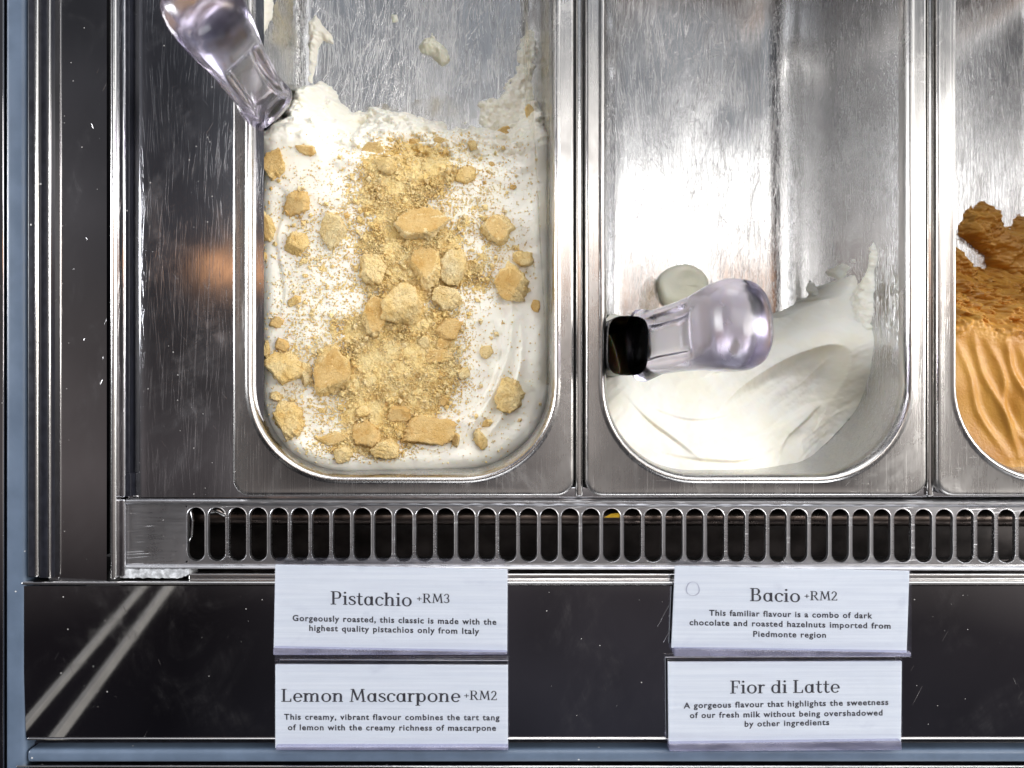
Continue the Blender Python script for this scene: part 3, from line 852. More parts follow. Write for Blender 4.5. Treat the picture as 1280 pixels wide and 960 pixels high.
# --- middle pan: sloping swept white mass
FOLD = pxline([(888, 520), (930, 485), (985, 450), (1030, 432), (1052, 440), (1050, 475), (1034, 510)], -.045)
CR1 = pxline([(775, 485), (805, 520), (840, 548), (875, 578)], -.03)
CR2 = pxline([(905, 545), (960, 535), (1010, 510), (1040, 500)], -.045)
CR3 = pxline([(800, 560), (860, 572), (930, 575), (990, 560)], -.02)
TOPY = pxline([(700, 372), (790, 380), (860, 385), (930, 394), (965, 402), (1000, 396), (1040, 394), (1075, 394), (1100, 394)], FLOOR)
_tx = [p[0] for p in TOPY]; _ty = [p[1] for p in TOPY]
CR4 = pxline([(850, 480), (905, 462), (960, 432), (1000, 424)], -.055)
CR5 = pxline([(780, 545), (815, 565), (850, 577)], -.02)
CR7 = pxline([(790, 500), (850, 522), (905, 520), (960, 500)], -.04)
CR8 = pxline([(975, 418), (1020, 405), (1055, 402), (1075, 430), (1080, 470)], -.05)
CR6 = pxline([(965, 575), (985, 548), (1020, 520), (1042, 498)], -.04)
def wall_z(k, px, py):
    """height at which the sight line through a photo pixel meets the wall of pan k"""
    for z in np.arange(-.008, -.118, -.0005):
        p = P(px, py, z); e = max(0, -z-.006)*.053
        u, v = (p.x-PAN_X[k])*OX/(OX-e), (p.y-PAN_Y)*OY/(OY-e)
        if float(edge_dist(np.array([u]), np.array([v]))[0]) < 0: return max(z, -.115)
    return -.014
CTL = [(735, 400, -.118), (735, 440, -.070), (742, 490, -.030), (765, 515, -.015), (790, 552, -.014), (835, 580, -.0135), (890, 587, -.0135), (940, 586, -.015),
       (1004, 577, None), (1030, 556, None), (1048, 538, None), (1068, 515, None), (1086, 475, None), (1093, 430, None), (1092, 390, None), (1090, 350, -.034),
       (770, 402, -.117), (850, 398, -.116), (930, 400, -.102), (965, 403, -.086), (1000, 396, -.070), (1040, 384, -.054), (1068, 368, -.043),
       (800, 440, -.072), (850, 445, -.066), (900, 440, -.066), (960, 428, -.063), (1000, 420, -.055), (1040, 410, -.047), (1066, 400, -.042),
       (800, 500, -.035), (860, 500, -.042), (920, 480, -.054), (980, 455, -.053), (1025, 438, -.045), (1066, 450, -.038),
       (950, 508, -.048), (995, 486, -.053), (1022, 472, -.052), (1050, 470, -.043), (1042, 505, -.046),
       (900, 532, -.033), (960, 540, -.038), (1012, 535, -.045), (985, 565, -.036), (830, 550, -.023), (900, 565, -.019), (950, 570, -.022)]
_c = np.array([tuple(P(x, y, wall_z(1, x, y) if z is None else z)) for x, y, z in CTL])
def _tps(r2): return np.where(r2 > 0, r2*np.log(np.maximum(r2, 1e-12)), 0)
_n = len(_c); _q = _c[:, :2]*10
_A = np.zeros((_n+3, _n+3)); _A[:_n, :_n] = _tps(((_q[:, None]-_q[None])**2).sum(-1)) + np.eye(_n)*.004
_A[:_n, _n] = 1; _A[:_n, _n+1:] = _q; _A[_n, :_n] = 1; _A[_n+1:, :_n] = _q.T
_w = np.linalg.solve(_A, np.concatenate([_c[:, 2], np.zeros(3)]))
def tps(X, Y):
    z = _w[_n] + _w[_n+1]*X*10 + _w[_n+2]*Y*10
    for k in range(_n): z = z + _w[k]*_tps((X*10-_q[k, 0])**2 + (Y*10-_q[k, 1])**2)
    return z
_E = ((690, 398, -.118), (770, 396, -.118), (850, 392, -.118), (930, 396, -.104), (962, 399, -.088), (985, 394, -.078), (1000, 386, -.071), (1022, 382, -.062), (1042, 372, -.054), (1062, 352, -.046), (1080, 338, -.038), (1086, 322, -.034), (1110, 318, -.03))
EDGE = [tuple(P(x, y, z)[:2]) for x, y, z in _E]
def fM(X, Y, U, V):
    # heights were drawn at the tapered wall: look them up where fit() will put the point
    z = np.full(np.shape(X), -.05)
    for _ in range(4):
        xf, yf = fit(1, U, V, z)
        z = np.clip(.4*z + .6*tps(xf, yf), -.125, -.008)
    xf, yf = fit(1, U, V, z)
    d, s, p = dist_poly(xf, yf, EDGE)
    zE = np.interp(p, np.linspace(0, 1, len(_E)), [e[2] for e in _E])
    t = np.where(s > 0, d, -d) + .0045*fbm(xf*110, yf*110, 4, 4, .65)
    z = z + sstep(-.004, .002, t)*(np.minimum(z, zE) - z)
    rough = sstep(-.012, .001, t)
    z = z + rough*(.0030*fbm(xf*170, yf*170, 7, 4, .65) + .0020*fbm(xf*70, yf*70, 2, 3))
    drop = np.where(t > 0, 25*t, 0)
    z = z + .0010*fbm(xf*34, yf*34, 6, 3)
    d, s, p = dist_poly(xf, yf, FOLD)
    w = np.sin(np.pi*np.clip(p, .02, .98))**.7
    z = z + w*.0042*np.where(s < 0, np.exp(-(d/.0024)**1.3), np.exp(-(d/.0095)**1.3)) - w*np.where(s < 0, .0040*np.exp(-((d-.0066)/.0056)**2), 0)
    for cr, am, wd in ((CR1, .0016, .0045), (CR2, -.0019, .006), (CR3, .0013, .005), (CR4, .0012, .004), (CR5, -.0012, .004), (CR6, .0012, .004), (CR7, .0013, .005), (CR8, -.0011, .004)):
        d, s, p = dist_poly(xf, yf, cr); z = z + am*np.tanh(s*d/.0007)*np.exp(-(d/wd)**1.2)*np.sin(np.pi*np.clip(p, .02, .98))
    xr, yr = xf*.83+yf*.56, -xf*.56+yf*.83
    z = z +   .0009*fbm(xr*24, yr*210, 3, 3, .6)*sstep(-.2, .25, fbm(xf*26, yf*26, 5, 2)) + .00035*fbm(xf*330, yf*330, 2, 3, .6) + .0009*fbm(xf*90, yf*90, 6, 3)
    return z - drop, z
XM, YM, ZM = field(1, fM, .02)
gM = grid_obj('gelato', XM, YM, ZM, M_LATTE, ZM > FLOOR-.002)
tag(gM, 'smooth swept white gelato left at the front of the middle pan', 'gelato')

# --- right pan: caramel
WV = [pxline([(1195+d, 422+a), (1210+d+b, 468), (1226+d-b, 515+a), (1258+d+a, 572)], -.03) for d, a, b in ((-14, 3, 2), (8, -4, -4), (24, 5, 5), (48, 0, -6), (60, 8, 4), (84, -5, 7), (112, 3, -5))]
CE = [(1150, 320), (1190, 292), (1206, 264), (1222, 250), (1240, 247), (1254, 256), (1260, 272), (1269, 276), (1277, 262), (1300, 255), (1340, 262), (1400, 250)]
def fC(X, Y, U, V):
    Yr = P(0, 414, -.03).y + .006*fbm(X*50, X*0, 2, 3)
    t = Y - Yr
    z = -.022 - .006*sstep(-.02, .05, U) + .002*fbm(X*26, Y*26, 1, 3)
    a = sstep(.004, -.012, t)
    for i, l in enumerate(WV):
        d, s, p = dist_poly(X, Y, l)
        amp = np.sin(np.pi*np.clip(p*1.0, .04, .96))**.5*(.0008+.0005*(i % 2))*(.5+1.0*vnoise(X*45, Y*45, i))
        z = z + a*amp*(np.exp(-(d/.0018)**2) - .7*np.exp(-((d-.0045)/.0028)**2)*(s > 0))
    b = sstep(-.008, .004, t)
    rough = .0042*fbm(X*80, Y*80, 3, 4, .6) + .0048*fbm(X*230, Y*230, 5, 4, .72)
    # thin scraped layer left on the pan floor
    xf, yf = PAN_X[2] + U*.76, PAN_Y + V*.90
    px_, py_ = 640 + xf*F/(D+.115), 480 - yf*F/(D+.115)
    d, s, p = dist_poly(px_, py_, CE)
    inside = np.where(s > 0, d, -d)
    h = .013*sstep(-2, 26, inside + 7*fbm(px_*.09, py_*.09, 3, 4, .65)) - .0015
    gap = np.exp(-((((px_-1229)-.62*(py_-332)+7*fbm(px_*.07, py_*.07, 1, 4, .65))/17)**2 + ((py_-330)/36)**2)**2)
    h = h - .022*gap - .006*sstep(1216, 1196, px_)*sstep(330, 280, py_)
    lay = FLOOR + h + .9*rough*sstep(0, 9, inside)
    rough = rough*(1 + 1.6*sstep(-.002, .006, t))
    return (1-b)*z + b*np.maximum(z + rough - np.where(t > 0, 2.2*t, 0), lay)
XC, YC, ZC = field(2, fC, .03)
gC = grid_obj('gelato', XC, YC, ZC, M_CARA, ZC > FLOOR-.002)
tag(gC, 'caramel brown gelato with rippled front in the right pan', 'gelato')

# --- smears: raised irregular patches on a pan floor or wall
def patch(name, pts, surf, thick, mat, parent=None, seed=0, rag=.35, step=1.0, nz=.10):
    """pts in photo pixels; surf(px, py) -> (point, normal) on the steel; ragged edge by noise"""
    xs = [p[0] for p in pts]; ys = [p[1] for p in pts]
    gx, gy = np.meshgrid(np.arange(min(xs)-6, max(xs)+6, step), np.arange(min(ys)-6, max(ys)+6, step))
    ins = np.zeros(gx.shape, bool); n = len(pts)
    for i in range(n):
        (x1, y1), (x2, y2) = pts[i], pts[(i+1) % n]
        c = ((y1 > gy) != (y2 > gy)) & (gx < (x2-x1)*(gy-y1)/((y2-y1) if y2 != y1 else 1e-9)+x1)
        ins ^= c
    d, _, _ = dist_poly(gx, gy, list(pts)+[pts[0]])
    sd = np.where(ins, d, -d) + rag*14*fbm(gx*nz+seed*11, gy*nz, seed, 4, .6)
    h = np.clip(sd/9, -.15, 1); h = np.where(h > 0, h**.6, h)
    h = h*(1+.6*fbm(gx*.16, gy*.16, seed+2, 3))
    X = np.zeros(gx.shape); Y = X.copy(); Z = X.copy()
    for i in range(gx.shape[0]):
        for j in range(gx.shape[1]):
            p, nn = surf(gx[i, j], gy[i, j]); q = p + nn*float(h[i, j]*thick)
            X[i, j], Y[i, j], Z[i, j] = q
    o = grid_obj(name, X, Y, Z, mat, sd > 0)
    o.data.flip_normals() if sum(pp.normal.z for pp in o.data.polygons) < 0 else None
    if parent: base_at(parent, o)
    return o
def on_floor(px, py): return P(px, py, (PAN_FLOOR[0] if px < 715 else FLOOR)+.0002), Vector((0, 0, 1))
def on_wall(k, side):
    def s(px, py):
        z = -.02
        for _ in range(12):   # where the sight line meets the tapering wall
            xw = PAN_X[k] + side*(HX - wall_inset(z)/1000)
            z = D - xw*F/(px-640) if abs(px-640) > 1 else z
            z = max(-.097, min(-.004, z))
        p = P(px, py, z); p.x = PAN_X[k] + side*(HX - wall_inset(z)/1000)
        return p, Vector((-side, 0, .05))
    return s
patch('gelato_smear', [(384, 30), (395, 18), (402, 30), (414, 44), (416, 54), (404, 50), (398, 62), (392, 106), (383, 108), (381, 80)], on_floor, .0028, M_WHITE, None, 1, .12)
sm = bpy.data.objects['gelato_smear']; tag(sm, 'long thumb shaped cream smear alone on the bare floor of the left pan', 'gelato smear')
o = patch('gelato_smear', [(522, 58), (535, 48), (540, 40), (548, 52), (560, 64), (564, 76), (552, 82), (540, 70), (528, 66)], on_floor, .0045, M_GREEN, None, 2, .25)
tag(o, 'small cream scrap stained with biscuit near the top of the left pan', 'gelato smear')
o = patch('gelato_smear', [(489, 19), (496, 18), (497, 26), (491, 27)], on_floor, .002, M_GREEN, None, 3, .1)
tag(o, 'tiny cream dot on the bare steel at the top of the left pan', 'gelato smear')
patch('smear', [(440, 150), (470, 130), (500, 138), (520, 125), (545, 118), (590, 130), (600, 145), (560, 175), (450, 178)], on_floor, .0012, M_FILM, gL, 4, .5)
patch('smear', [(600, 132), (622, 118), (640, 95), (655, 82), (672, 74), (676, 140), (640, 165), (606, 165)], on_floor, .0028, M_WHITE, gL, 5, .75)
patch('smear', [(664, 30), (676, 38), (678, 80), (670, 96), (656, 92), (646, 74), (650, 56)], on_floor, .0035, M_WHITE, gL, 2, .55)
patch('smear', [(316, -6), (343, -6), (338, 25), (330, 44), (322, 40)], on_wall(0, -1), .0012, M_WHITE, gL, 6, .25)
patch('smear', [(344, -6), (372, -6), (366, 50), (352, 70), (340, 50)], on_wall(0, -1), .0004, M_FILM, gL, 7, .4)
lc = P(851, 359, FLOOR); k_ = (D-FLOOR)/F
loops = []
for rr_, hz in ((1.0, -.0005), (1.02, .003), (1.0, .0055), (.93, .0075), (.80, .0086), (.62, .0088), (.42, .0084), (.2, .0082)):
    loops.append([(lc.x + rr_*31*k_*(1+.03*math.sin(3*a+1)+.02*math.sin(5*a))*math.cos(a), lc.y + rr_*27*k_*(1+.03*math.sin(2*a))*math.sin(a), FLOOR + hz*(1+.10*math.sin(2.3*a+6*rr_)*rr_)) for a in np.linspace(0, 2*math.pi, 64, endpoint=False)])
o = sheet_loft('gelato_lump', loops, M_GREEN, None, True, None, 0)
tag(o, 'pale round gelato lump on the steel floor behind the clear spatula handle', 'gelato lump')
patch('smear', [(800, 360), (815, 345), (826, 352), (822, 385), (798, 392)], on_floor, .0008, M_FILM, gM, 1, .3)
patch('smear', [(1003, 352), (1012, 350), (1022, 362), (1034, 372), (1040, 385), (1015, 392), (1002, 380), (1010, 368)], on_wall(1, 1), .0030, M_LATTE, gM, 4, .3)
patch('smear', [(1092, 300), (1096, 318), (1092, 345), (1092, 390), (1086, 430), (1066, 420), (1054, 396), (1062, 372), (1078, 350), (1086, 330)], on_wall(1, 1), .0030, M_LATTE, gM, 5, .3)
patch('smear', [(1032, 340), (1052, 328), (1062, 334), (1050, 350), (1036, 346)], on_wall(1, 1), .0012, M_LATTE, gM, 6, .35)
for k, (x, y) in enumerate(((1083, 364), (1066, 326), (1047, 362))):
    patch('smear', [(x-2, y-2), (x+3, y-2), (x+3, y+2), (x-2, y+2)], on_wall(1, 1), .0008, M_LATTE, gM, k, .05)
# melted film on the walls
def wall_film(k, name, sel, z0, z1, parent, off=.0004):
    n = 24; loops = []
    for i in range(n+1):
        z = z0+(z1-z0)*i/n; ins = wall_inset(z)/1000 + off
        r = .043 - (ins-.0106)
        pts = [(PAN_X[k]+x, PAN_Y+y, z) for x, y in rrect(HX-ins, HY-ins, r) if sel(x, y)]
        loops.append(pts)
    if min(map(len, loops)) == max(map(len, loops)):
        o = sheet_loft(name, loops, M_FILM, None, False); base_at(parent, o)
wall_film(1, 'melted_film', lambda x, y: x > -.06 and y < -.10 and not (x > .02 and False), -.012, -.07, gM)
wall_film(0, 'melted_film', lambda x, y: x > .05 and y < .16 and y > -.13, -.012, -.06, gL)

# ------------------------------------------------------------------ biscuit pieces
def surf_left(px, py):
    """point of the left gelato surface seen at a photo pixel"""
    z = -.015
    for _ in range(14):
        p = P(px, py, z)
        e = max(0, -z-.006)*.053
        u = (p.x-PAN_X[0])*OX/(OX-e); v = (p.y-PAN_Y)*OY/(OY-e)
        z = .5*z + .5*float(fL(np.array([PAN_X[0]+u]), np.array([PAN_Y+v]), np.array([u]), np.array([v]))[0])
    return P(px, py, z)
_bm = bmesh.new(); bmesh.ops.create_icosphere(_bm, subdivisions=5, radius=1)
ICO_V = np.array([v.co[:] for v in _bm.verts]); ICO_F = [tuple(v.index for v in f.verts) for f in _bm.faces]; _bm.free()
_bm = bmesh.new(); bmesh.ops.create_icosphere(_bm, subdivisions=4, radius=1)
ICO_V4 = np.array([v.co[:] for v in _bm.verts]); ICO_F4 = [tuple(v.index for v in f.verts) for f in _bm.faces]; _bm.free()
def chunk(px, py, w, h, ang, tone, lab, lift=.0):
    rng = np.random.default_rng(int(px*31+py*7))
    big = max(w, h) > 30
    V, Fc = (ICO_V, ICO_F) if big else (ICO_V4, ICO_F4)
    k = D/F*.97
    a, b = w*k/2, h*k/2; c = min(a, b)*(.80 if big else .85)
    # random cutting planes round the piece and a fairly flat baked top
    slab = tone in 'gcs'
    pl = []
    m = rng.integers(5, 8); off = rng.random()*6.28
    tilt_t = rng.uniform(.05, .5); ta = rng.random()*6.28
    tn = np.array((math.cos(ta)*tilt_t, math.sin(ta)*tilt_t, 1.0)); tn /= np.linalg.norm(tn)
    e1 = np.cross(tn, (0, 1, 0)); e1 /= np.linalg.norm(e1); e2 = np.cross(tn, e1)
    for i in range(m):
        an = off + 6.283*(i+rng.uniform(-.33, .33))/m
        n = math.cos(an)*e1 + math.sin(an)*e2 + rng.uniform(-.35, .35)*tn
        pl.append((n/np.linalg.norm(n), rng.uniform(.66, .98)))
    pl.append((tn, rng.uniform(.50, .66) if slab else rng.uniform(.6, .85)))
    crustplane = m
    if not slab or rng.random() < .4:
        n = tn + rng.uniform(-1, 1)*e1 + rng.uniform(-1, 1)*e2; pl.append((n/np.linalg.norm(n), rng.uniform(.70, .9)))
    pl.append((-tn, .55))
    pw = 44.0
    acc = np.full(len(V), 1.15**-pw); r = np.full(len(V), 1.15); which = np.full(len(V), -1)
    for i, (n, d) in enumerate(pl):
        dn = V@n
        rr_ = np.where(dn > .05, d/np.maximum(dn, .05), 9)
        which = np.where(rr_ < r, i, which); r = np.minimum(r, rr_); acc = acc + rr_**-pw
    r = acc**(-1/pw)*1.03
    az = np.arctan2(V[:, 1], V[:, 0])
    q3 = lambda k, sd: fbm(V[:, 0]*k+px+V[:, 2]*k*.7, V[:, 1]*k-V[:, 2]*k*.8+py, sd, 4, .65)
    nz, nf, nh = q3(2.6, 1), q3(8, 4), q3(22, 6)
    crust_v = (which == crustplane) & (nz > -.42) & slab
    jag = fbm(np.cos(az)*3+px, np.sin(az)*3+py, 2, 3, .7)
    r = r*(1 + .22*jag*(1-np.abs(V@tn))) * (1 + np.where(crust_v, .04, .10)*nz + np.where(crust_v, .018, .11)*nf + np.where(crust_v, .010, .10)*np.minimum(nh, .15))
    co = V*r[:, None]*np.array((a, b, c))*1.08
    ca, sa = math.cos(R(ang)), math.sin(R(ang))
    x = co[:, 0]*ca-co[:, 1]*sa; y = co[:, 0]*sa+co[:, 1]*ca
    co = np.stack([x, y, co[:, 2]], -1)
    base = surf_left(px, py)
    base.z += c*.22 + lift
    p = P(px, py, base.z)
    mats = {'g': [M_CRUMB, M_CRUST], 'c': [M_CRUST, M_CRUST], 'p': [M_PALE, M_PALE], 'm': [M_CRUMB, M_CRUMB], 's': [M_PALE, M_CRUST]}[tone]
    o = mesh('biscuit_piece', co.tolist(), Fc, mats, None, True, [int(crust_v[list(f)].sum() >= 2) for f in Fc])
    o.location = p
    tag(o, lab, 'biscuit piece', 'biscuit pieces on the white gelato')
CH = [
 (342, 205, 25, 34, -20, 'g', 'tall biscuit piece at the left pan wall, just in front of the spatula'),
 (383, 188, 30, 13, -12, 'g', 'thin flat biscuit sliver right of the spatula foot'),
 (372, 254, 28, 32, 10, 'c', 'golden brown squarish biscuit piece in the upper left of the pan'),
 (332, 283, 22, 36, 15, 'g', 'biscuit piece leaning on the left pan wall, orange underneath'),
 (417, 286, 34, 48, 5, 'p', 'pale sugary oval biscuit chunk, upper left of the crumb heap'),
 (371, 305, 26, 32, 20, 'm', 'loose crumbly biscuit clump left of the pale oval chunk'),
 (526, 282, 72, 40, 8, 's', 'largest upper biscuit with smooth golden crust and a white sugared end'),
 (624, 288, 38, 34, -6, 'g', 'square golden biscuit piece near the right pan wall'),
 (582, 220, 27, 21, 15, 'm', 'round crumbly biscuit lump alone in the upper right'),
 (467, 186, 28, 17, 25, 'g', 'biscuit flake at the scraped back edge, left of centre'),
 (517, 178, 16, 10, 0, 'c', 'small brown biscuit bit at the scraped back edge, centre'),
 (551, 176, 18, 11, -10, 'g', 'small oval biscuit bit at the scraped back edge, right of centre'),
 (591, 182, 14, 12, 0, 'm', 'small pale biscuit bit right of the back edge pair'),
 (631, 163, 18, 10, 15, 'g', 'biscuit sliver on the snowy back right corner of the gelato'),
 (663, 141, 14, 22, 5, 'm', 'brown biscuit bit high on the right pan wall'),
 (641, 234, 10, 8, 0, 'c', 'tiny orange biscuit bit near the right pan wall'),
 (615, 206, 8, 8, 0, 'c', 'tiny round biscuit bit between the crumbly lump and the right wall'),
 (483, 206, 26, 22, 10, 'm', 'crumbly biscuit lump at the top of the crumb heap'),
 (467, 337, 30, 38, 28, 'm', 'ragged biscuit piece at the left end of the central row'),
 (531, 333, 37, 50, 8, 'g', 'upright biscuit piece in the middle of the central row'),
 (566, 337, 35, 46, -8, 'p', 'pale biscuit piece at the right end of the central row'),
 (504, 383, 56, 54, 14, 'm', 'big wedge of biscuit in the pan centre with a dark left edge'),
 (469, 394, 29, 46, -10, 'g', 'tall biscuit piece tucked left of the big central wedge'),
 (639, 357, 38, 46, 20, 'g', 'rounded triangular biscuit piece by the right pan wall'),
 (653, 323, 28, 24, -15, 'm', 'crumbly biscuit pair above the rounded triangular piece'),
 (670, 383, 11, 17, 0, 'c', 'small oval biscuit bit touching the right pan wall'),
 (557, 372, 42, 26, -12, 'p', 'flat pale biscuit piece right of the big central wedge'),
 (560, 412, 38, 26, 10, 'c', 'golden biscuit piece with straight top edge below the flat pale one'),
 (531, 427, 18, 17, 0, 'm', 'first of two small round lumps under the central wedge'),
 (551, 430, 19, 15, 10, 'g', 'second of two small round lumps under the central wedge'),
 (545, 446, 40, 15, 6, 'g', 'thin dark edged biscuit strip under the two round lumps'),
 (608, 440, 18, 19, 25, 'm', 'small biscuit cube alone on the smooth white sweep'),
 (356, 462, 42, 44, 18, 'm', 'rough half round biscuit with porous face by the left pan wall'),
 (416, 464, 48, 54, -8, 'g', 'large golden biscuit with a small hole, left of the fine crumb heap'),
 (347, 402, 20, 13, 20, 'c', 'small orange biscuit bit in the pale crumb field on the left'),
 (352, 431, 17, 17, 40, 'c', 'small golden biscuit bit above the porous half round one'),
 (334, 438, 11, 22, 0, 'm', 'narrow biscuit bit pressed on the left pan wall'),
 (361, 524, 30, 44, 30, 'm', 'long crumbly biscuit in the lower left corner curve'),
 (417, 548, 40, 17, 8, 'g', 'thin biscuit slice at the bottom left of the gelato'),
 (428, 568, 27, 20, 0, 'p', 'pale biscuit bit at the very front edge of the gelato'),
 (459, 544, 34, 36, 12, 'c', 'golden rounded biscuit lump at the bottom, left of the big smooth one'),
 (484, 561, 38, 30, -8, 'm', 'crumbly biscuit lump at the bottom beside the big smooth one'),
 (531, 541, 66, 36, 4, 'c', 'big smooth golden biscuit with a dark hole at the bottom of the pan'),
 (636, 496, 36, 56, -18, 'm', 'large upright biscuit shard alone in the lower right'),
 (555, 501, 14, 13, 0, 'c', 'small orange biscuit bit above the big smooth bottom piece'),
 (608, 529, 13, 10, 20, 'g', 'small oval biscuit bit below the large upright shard'),
 (601, 551, 16, 28, 10, 'm', 'ragged narrow biscuit bit at the lower right of the gelato'),
 (570, 550, 12, 17, 0, 'g', 'small biscuit bit just right of the big smooth bottom piece'),
 (581, 467, 15, 17, -15, 'p', 'pale small biscuit bit at the edge of the smooth sweep'),
 (382, 466, 16, 28, 5, 'p', 'pale crumbly strip between the porous and the large golden biscuit'),
 (345, 495, 17, 12, 0, 'm', 'little biscuit bit under the porous half round one'),
 (498, 517, 32, 20, 6, 'c', 'biscuit lump half buried at the foot of the fine crumb heap'),
 (369, 376, 18, 11, 28, 'm', 'little biscuit sliver in the pale crumb field on the left'),
 (330, 321, 11, 11, 0, 'm', 'pale biscuit crumb on the left pan wall below the leaning piece'),
 (452, 516, 18, 16, 0, 'm', 'soft crumb lump left of the half buried one'),
]
for c in CH: chunk(*c)

# --- fine crumbs and dust: too many to count
def crumbs():
    heap = [(505, 200, 55, 28, 1.0), (470, 240, 40, 40, .8), (530, 235, 45, 45, .75), (500, 300, 55, 50, .9), (480, 345, 40, 40, .8), (545, 330, 45, 50, .9), (590, 350, 35, 30, .6),
            (490, 420, 60, 35, 1.1), (480, 470, 65, 40, 1.5), (505, 490, 50, 45, 1.4), (470, 530, 50, 30, .9), (545, 420, 40, 40, .9), (540, 475, 35, 35, .8), (420, 300, 40, 60, .35),
            (380, 330, 45, 90, .30), (410, 420, 40, 50, .30), (600, 270, 45, 60, .35), (630, 310, 30, 30, .40), (360, 460, 30, 60, .4), (390, 520, 40, 25, .35), (450, 560, 60, 16, .8), (620, 200, 40, 40, .18), (560, 200, 40, 40, .45), (610, 520, 40, 40, .12), (350, 250, 30, 50, .12)]
    pts = []
    rng = np.random.default_rng(3)
    N = 170000
    x = rng.uniform(322, 676, N); y = rng.uniform(165, 580, N)
    dn = sum(w*np.exp(-(((x-cx)/sx)**2+((y-cy)/sy)**2)) for cx, cy, sx, sy, w in heap)
    cl = .45 + 1.1*np.clip(.5+.9*fbm(x*.055, y*.055, 2, 4, .6), 0, 1)**1.5
    dn = np.minimum(dn, 1.25)*cl
    keep = rng.random(N) < np.clip(dn**1.35*.50 + .010, 0, 1)
    x, y, dn = x[keep], y[keep], dn[keep]
    z = np.full(len(x), -.015)
    for _ in range(14):
        X = (x-640)*(D-z)/F; Y = (480-y)*(D-z)/F
        e = np.maximum(0, -z-.006)*.053
        u = (X-PAN_X[0])*OX/(OX-e); v = (Y-PAN_Y)*OY/(OY-e)
        z = .5*z+.5*fL(PAN_X[0]+u, PAN_Y+v, u, v)
    X = (x-640)*(D-z)/F; Y = (480-y)*(D-z)/F
    ok = edge_dist(u, v) > .0015
    X, Y, z, dn = X[ok], Y[ok], z[ok], dn[ok]
    n = len(X)
    s = .00022 + .00040*rng.random(n)**2
    bigm = rng.random(n) < .045; s = np.where(bigm, .0006 + .0013*rng.random(n)**2.5, s)
    z = z + s*.3 + np.clip(dn-.55, 0, 1)*.0022*rng.random(n)
    O = np.array([(1, 0, 0), (-1, 0, 0), (0, 1, 0), (0, -1, 0), (0, 0, 1), (0, 0, -1)], float)
    FO = np.array([(0, 2, 4), (2, 1, 4), (1, 3, 4), (3, 0, 4), (2, 0, 5), (1, 2, 5), (3, 1, 5), (0, 3, 5)])
    B = O[None]*(s[:, None, None]*rng.uniform(.65, 1.25, (n, 6, 1)))
    an = rng.uniform(0, 6.28, n); c, sn = np.cos(an)[:, None], np.sin(an)[:, None]
    tl = rng.uniform(-.8, .8, n); ct, st = np.cos(tl)[:, None], np.sin(tl)[:, None]
    bx, by, bz = B[..., 0], B[..., 1]*ct-B[..., 2]*st, B[..., 1]*st+B[..., 2]*ct
    co = np.stack([bx*c-by*sn+X[:, None], bx*sn+by*c+Y[:, None], bz+z[:, None]], -1).reshape(-1, 3)
    fc = (FO[None]+np.arange(n)[:, None, None]*6).reshape(-1, 3)
    tone = np.repeat(rng.choice([0, 1, 2], n, p=[.64, .05, .31]), 8)
    # continuous dust where the crumbs lie thick
    gx, gy, gz = XL[::2, ::2], YL[::2, ::2], ZL[::2, ::2]
    px_, py_ = 640+gx*F/(D-gz), 480-gy*F/(D-gz)
    db = sum(w*np.exp(-(((px_-cx)/sx)**2+((py_-cy)/sy)**2)) for cx, cy, sx, sy, w in heap)
    hb = np.minimum(db, 1.5) - .80 + .75*fbm(px_*.05, py_*.05, 2, 4, .6) + .25*fbm(px_*.3, py_*.3, 5, 2)
    hz = gz + np.clip(hb, -.4, .8)*.0011 + .0006*fbm(gx*900, gy*900, 3, 3, .7)
    hh_, ww_ = gx.shape; idx = np.arange(hh_*ww_).reshape(hh_, ww_)
    q = np.stack([idx[:-1, :-1], idx[:-1, 1:], idx[1:, 1:], idx[1:, :-1]], -1).reshape(-1, 4)
    q = q[(hb.ravel() > -.12)[q].all(1)]
    used = np.unique(q); re_ = np.full(hh_*ww_, -1); re_[used] = np.arange(len(used))
    n0 = len(co)
    co = np.concatenate([co, np.stack([gx, gy, hz], -1).reshape(-1, 3)[used]])
    fc = fc.tolist() + (re_[q] + n0).tolist(); tone = np.concatenate([tone, np.zeros(len(q), int)])
    o = mesh('biscuit_crumbs', co.tolist(), fc, [M_DUST, M_CRUST, M_PALE], None, False, tone.tolist())
    tag(o, 'fine golden biscuit crumbs and dust strewn over the white gelato', 'crumbs', None, 'stuff')
crumbs()

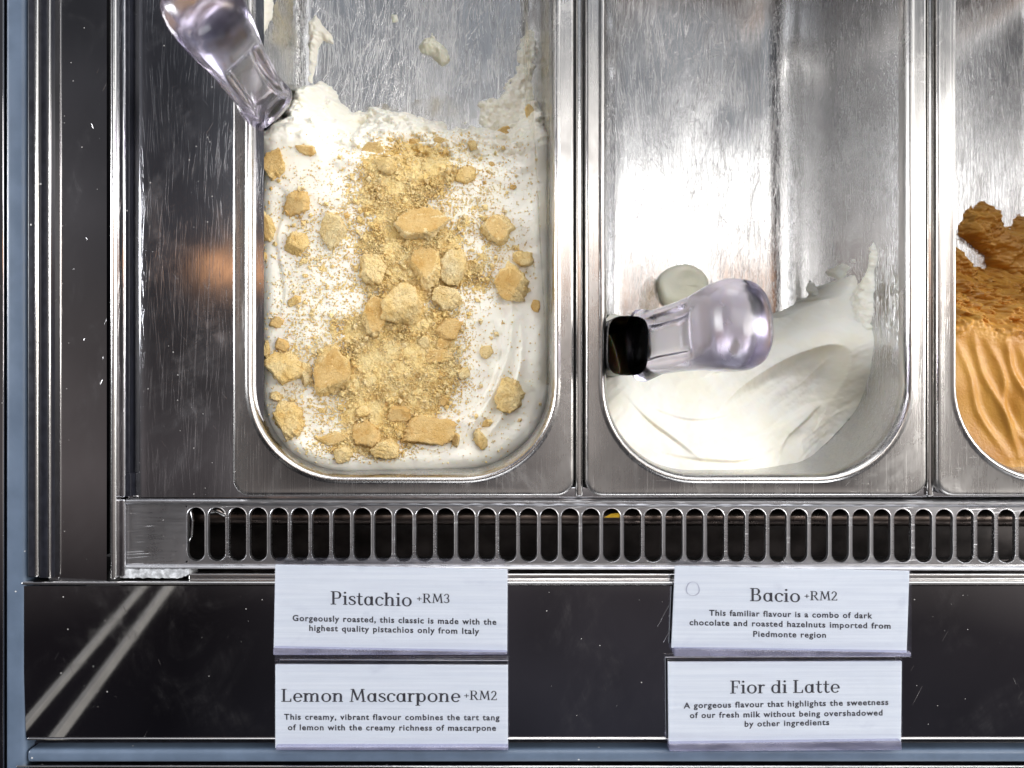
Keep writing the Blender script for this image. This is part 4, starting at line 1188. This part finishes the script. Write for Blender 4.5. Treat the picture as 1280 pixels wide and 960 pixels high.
# ------------------------------------------------------------------ spatulas
def handle_mesh(name, p0, p1, wdir, stations, mat, n=40):
    """loft from neck p0 to end p1; stations: (t, half width, half thickness, hollow)"""
    p0, p1 = Vector(p0), Vector(p1); ax = (p1-p0); L = ax.length; ax = ax/L
    wd = Vector(wdir); wd = (wd - ax*wd.dot(ax)).normalized(); td = ax.cross(wd)
    ts = np.array([s[0] for s in stations])
    tt = np.concatenate([np.linspace(0, .88, 34), .88+.12*np.sin(np.linspace(0, math.pi/2, 14))[1:]])
    loops = []
    for t in tt:
        hw = np.interp(t, ts, [s[1] for s in stations]); ht = np.interp(t, ts, [s[2] for s in stations]); ho = np.interp(t, ts, [s[3] for s in stations])
        lp = []
        for k in range(n):
            a = 2*math.pi*k/n; c, s = math.cos(a), math.sin(a)
            x = math.copysign(abs(c)**.75, c); y = math.copysign(abs(s)**.75, s)
            y *= 1 - ho*(1-sstep(.50, .72, np.array(abs(x)))).item()
            q = p0 + ax*(L*t) + wd*(hw*x) + td*(ht*y)
            lp.append(tuple(q))
        loops.append(lp)
    c0 = Vector(np.mean(np.array(loops[0]), axis=0)); 
    loops = [[tuple(c0 + (Vector(v)-c0)*.02) for v in loops[0]]] + loops
    o = sheet_loft(name, loops, mat, None, True, None, 0)
    bm = bmesh.new(); bm.from_mesh(o.data); bmesh.ops.recalc_face_normals(bm, faces=bm.faces[:])
    # close the tiny neck hole
    bmesh.ops.holes_fill(bm, edges=[e for e in bm.edges if e.is_boundary]); bmesh.ops.recalc_face_normals(bm, faces=bm.faces[:]); bm.to_mesh(o.data); bm.free()
    o.data.polygons.foreach_set('use_smooth', [True]*len(o.data.polygons))
    return o
ST = [(0, .0100, .0050, 0), (.03, .0150, .0070, .1), (.07, .0176, .0080, .25), (.13, .0166, .0082, .5), (.22, .0150, .0085, .62), (.45, .0156, .0095, .62), (.56, .0164, .0108, .45), (.66, .0176, .0128, .05), (.76, .0188, .0144, 0),
      (.86, .0190, .0150, 0), (.92, .0174, .0140, 0), (.96, .0142, .0116, 0), (.985, .0096, .0078, 0), (1, .0012, .0010, 0)]
def blade(name, p0, p1, wdir, w0, w1, th, mat):
    p0, p1 = Vector(p0), Vector(p1); ax = (p1-p0).normalized(); wd = Vector(wdir); wd = (wd-ax*wd.dot(ax)).normalized(); td = ax.cross(wd)
    loops = []
    for i in range(9):
        t = i/8; c = p0.lerp(p1, t); w = w0+(w1-w0)*t; h = th*(1-.55*t)
        loops.append([tuple(c + wd*(w*math.copysign(abs(math.cos(a))**.45, math.cos(a))) + td*(h*math.copysign(abs(math.sin(a))**.6, math.sin(a)))) for a in np.linspace(0, 2*math.pi, 24, endpoint=False)])
    o = sheet_loft(name, loops, mat, None, True, None, 0)
    return o
# right one: black blade down at the pan wall, clear handle leaning up to the right
pn = P(790, 433, -.006); pe = P(935, 408, .062)
r2 = empty('spatula', (pn.x, pn.y, -.09))
tag(r2, 'clear plastic gelato spatula with black blade leaning in the middle pan', 'spatula', 'gelato spatulas')
h2 = handle_mesh('handle', P(792, 434, -.002), P(950, 399, .062), (0.05, 1, .0), ST, M_PLASTIC)
b2 = blade('blade', P(785, 432, .017), (PAN_X[1]-HX+.0205, P(0, 433, -.05).y, -.094), (.02, 1, 0),   .0136, .0165, .0092, M_BLACK)
base_at(r2, h2, b2)
# left one: standing nearly upright in the back left of the gelato
r1 = empty('spatula', P(345, 146, -.02))
tag(r1, 'clear plastic gelato spatula standing upright in the left pan corner', 'spatula', 'gelato spatulas')
h1 = handle_mesh('handle', P(340, 140, -.012), P(238, -12, .078), (.5, .55, .2), [(t, w*.80, h*.95, ho) for t, w, h, ho in ST], M_PLASTIC)
b1 = blade('blade', P(337, 136, -.010), P(352, 172, -.07), (.5, .55, .2), .0100, .0120, .0030, M_EDGE)
base_at(r1, h1, b1)
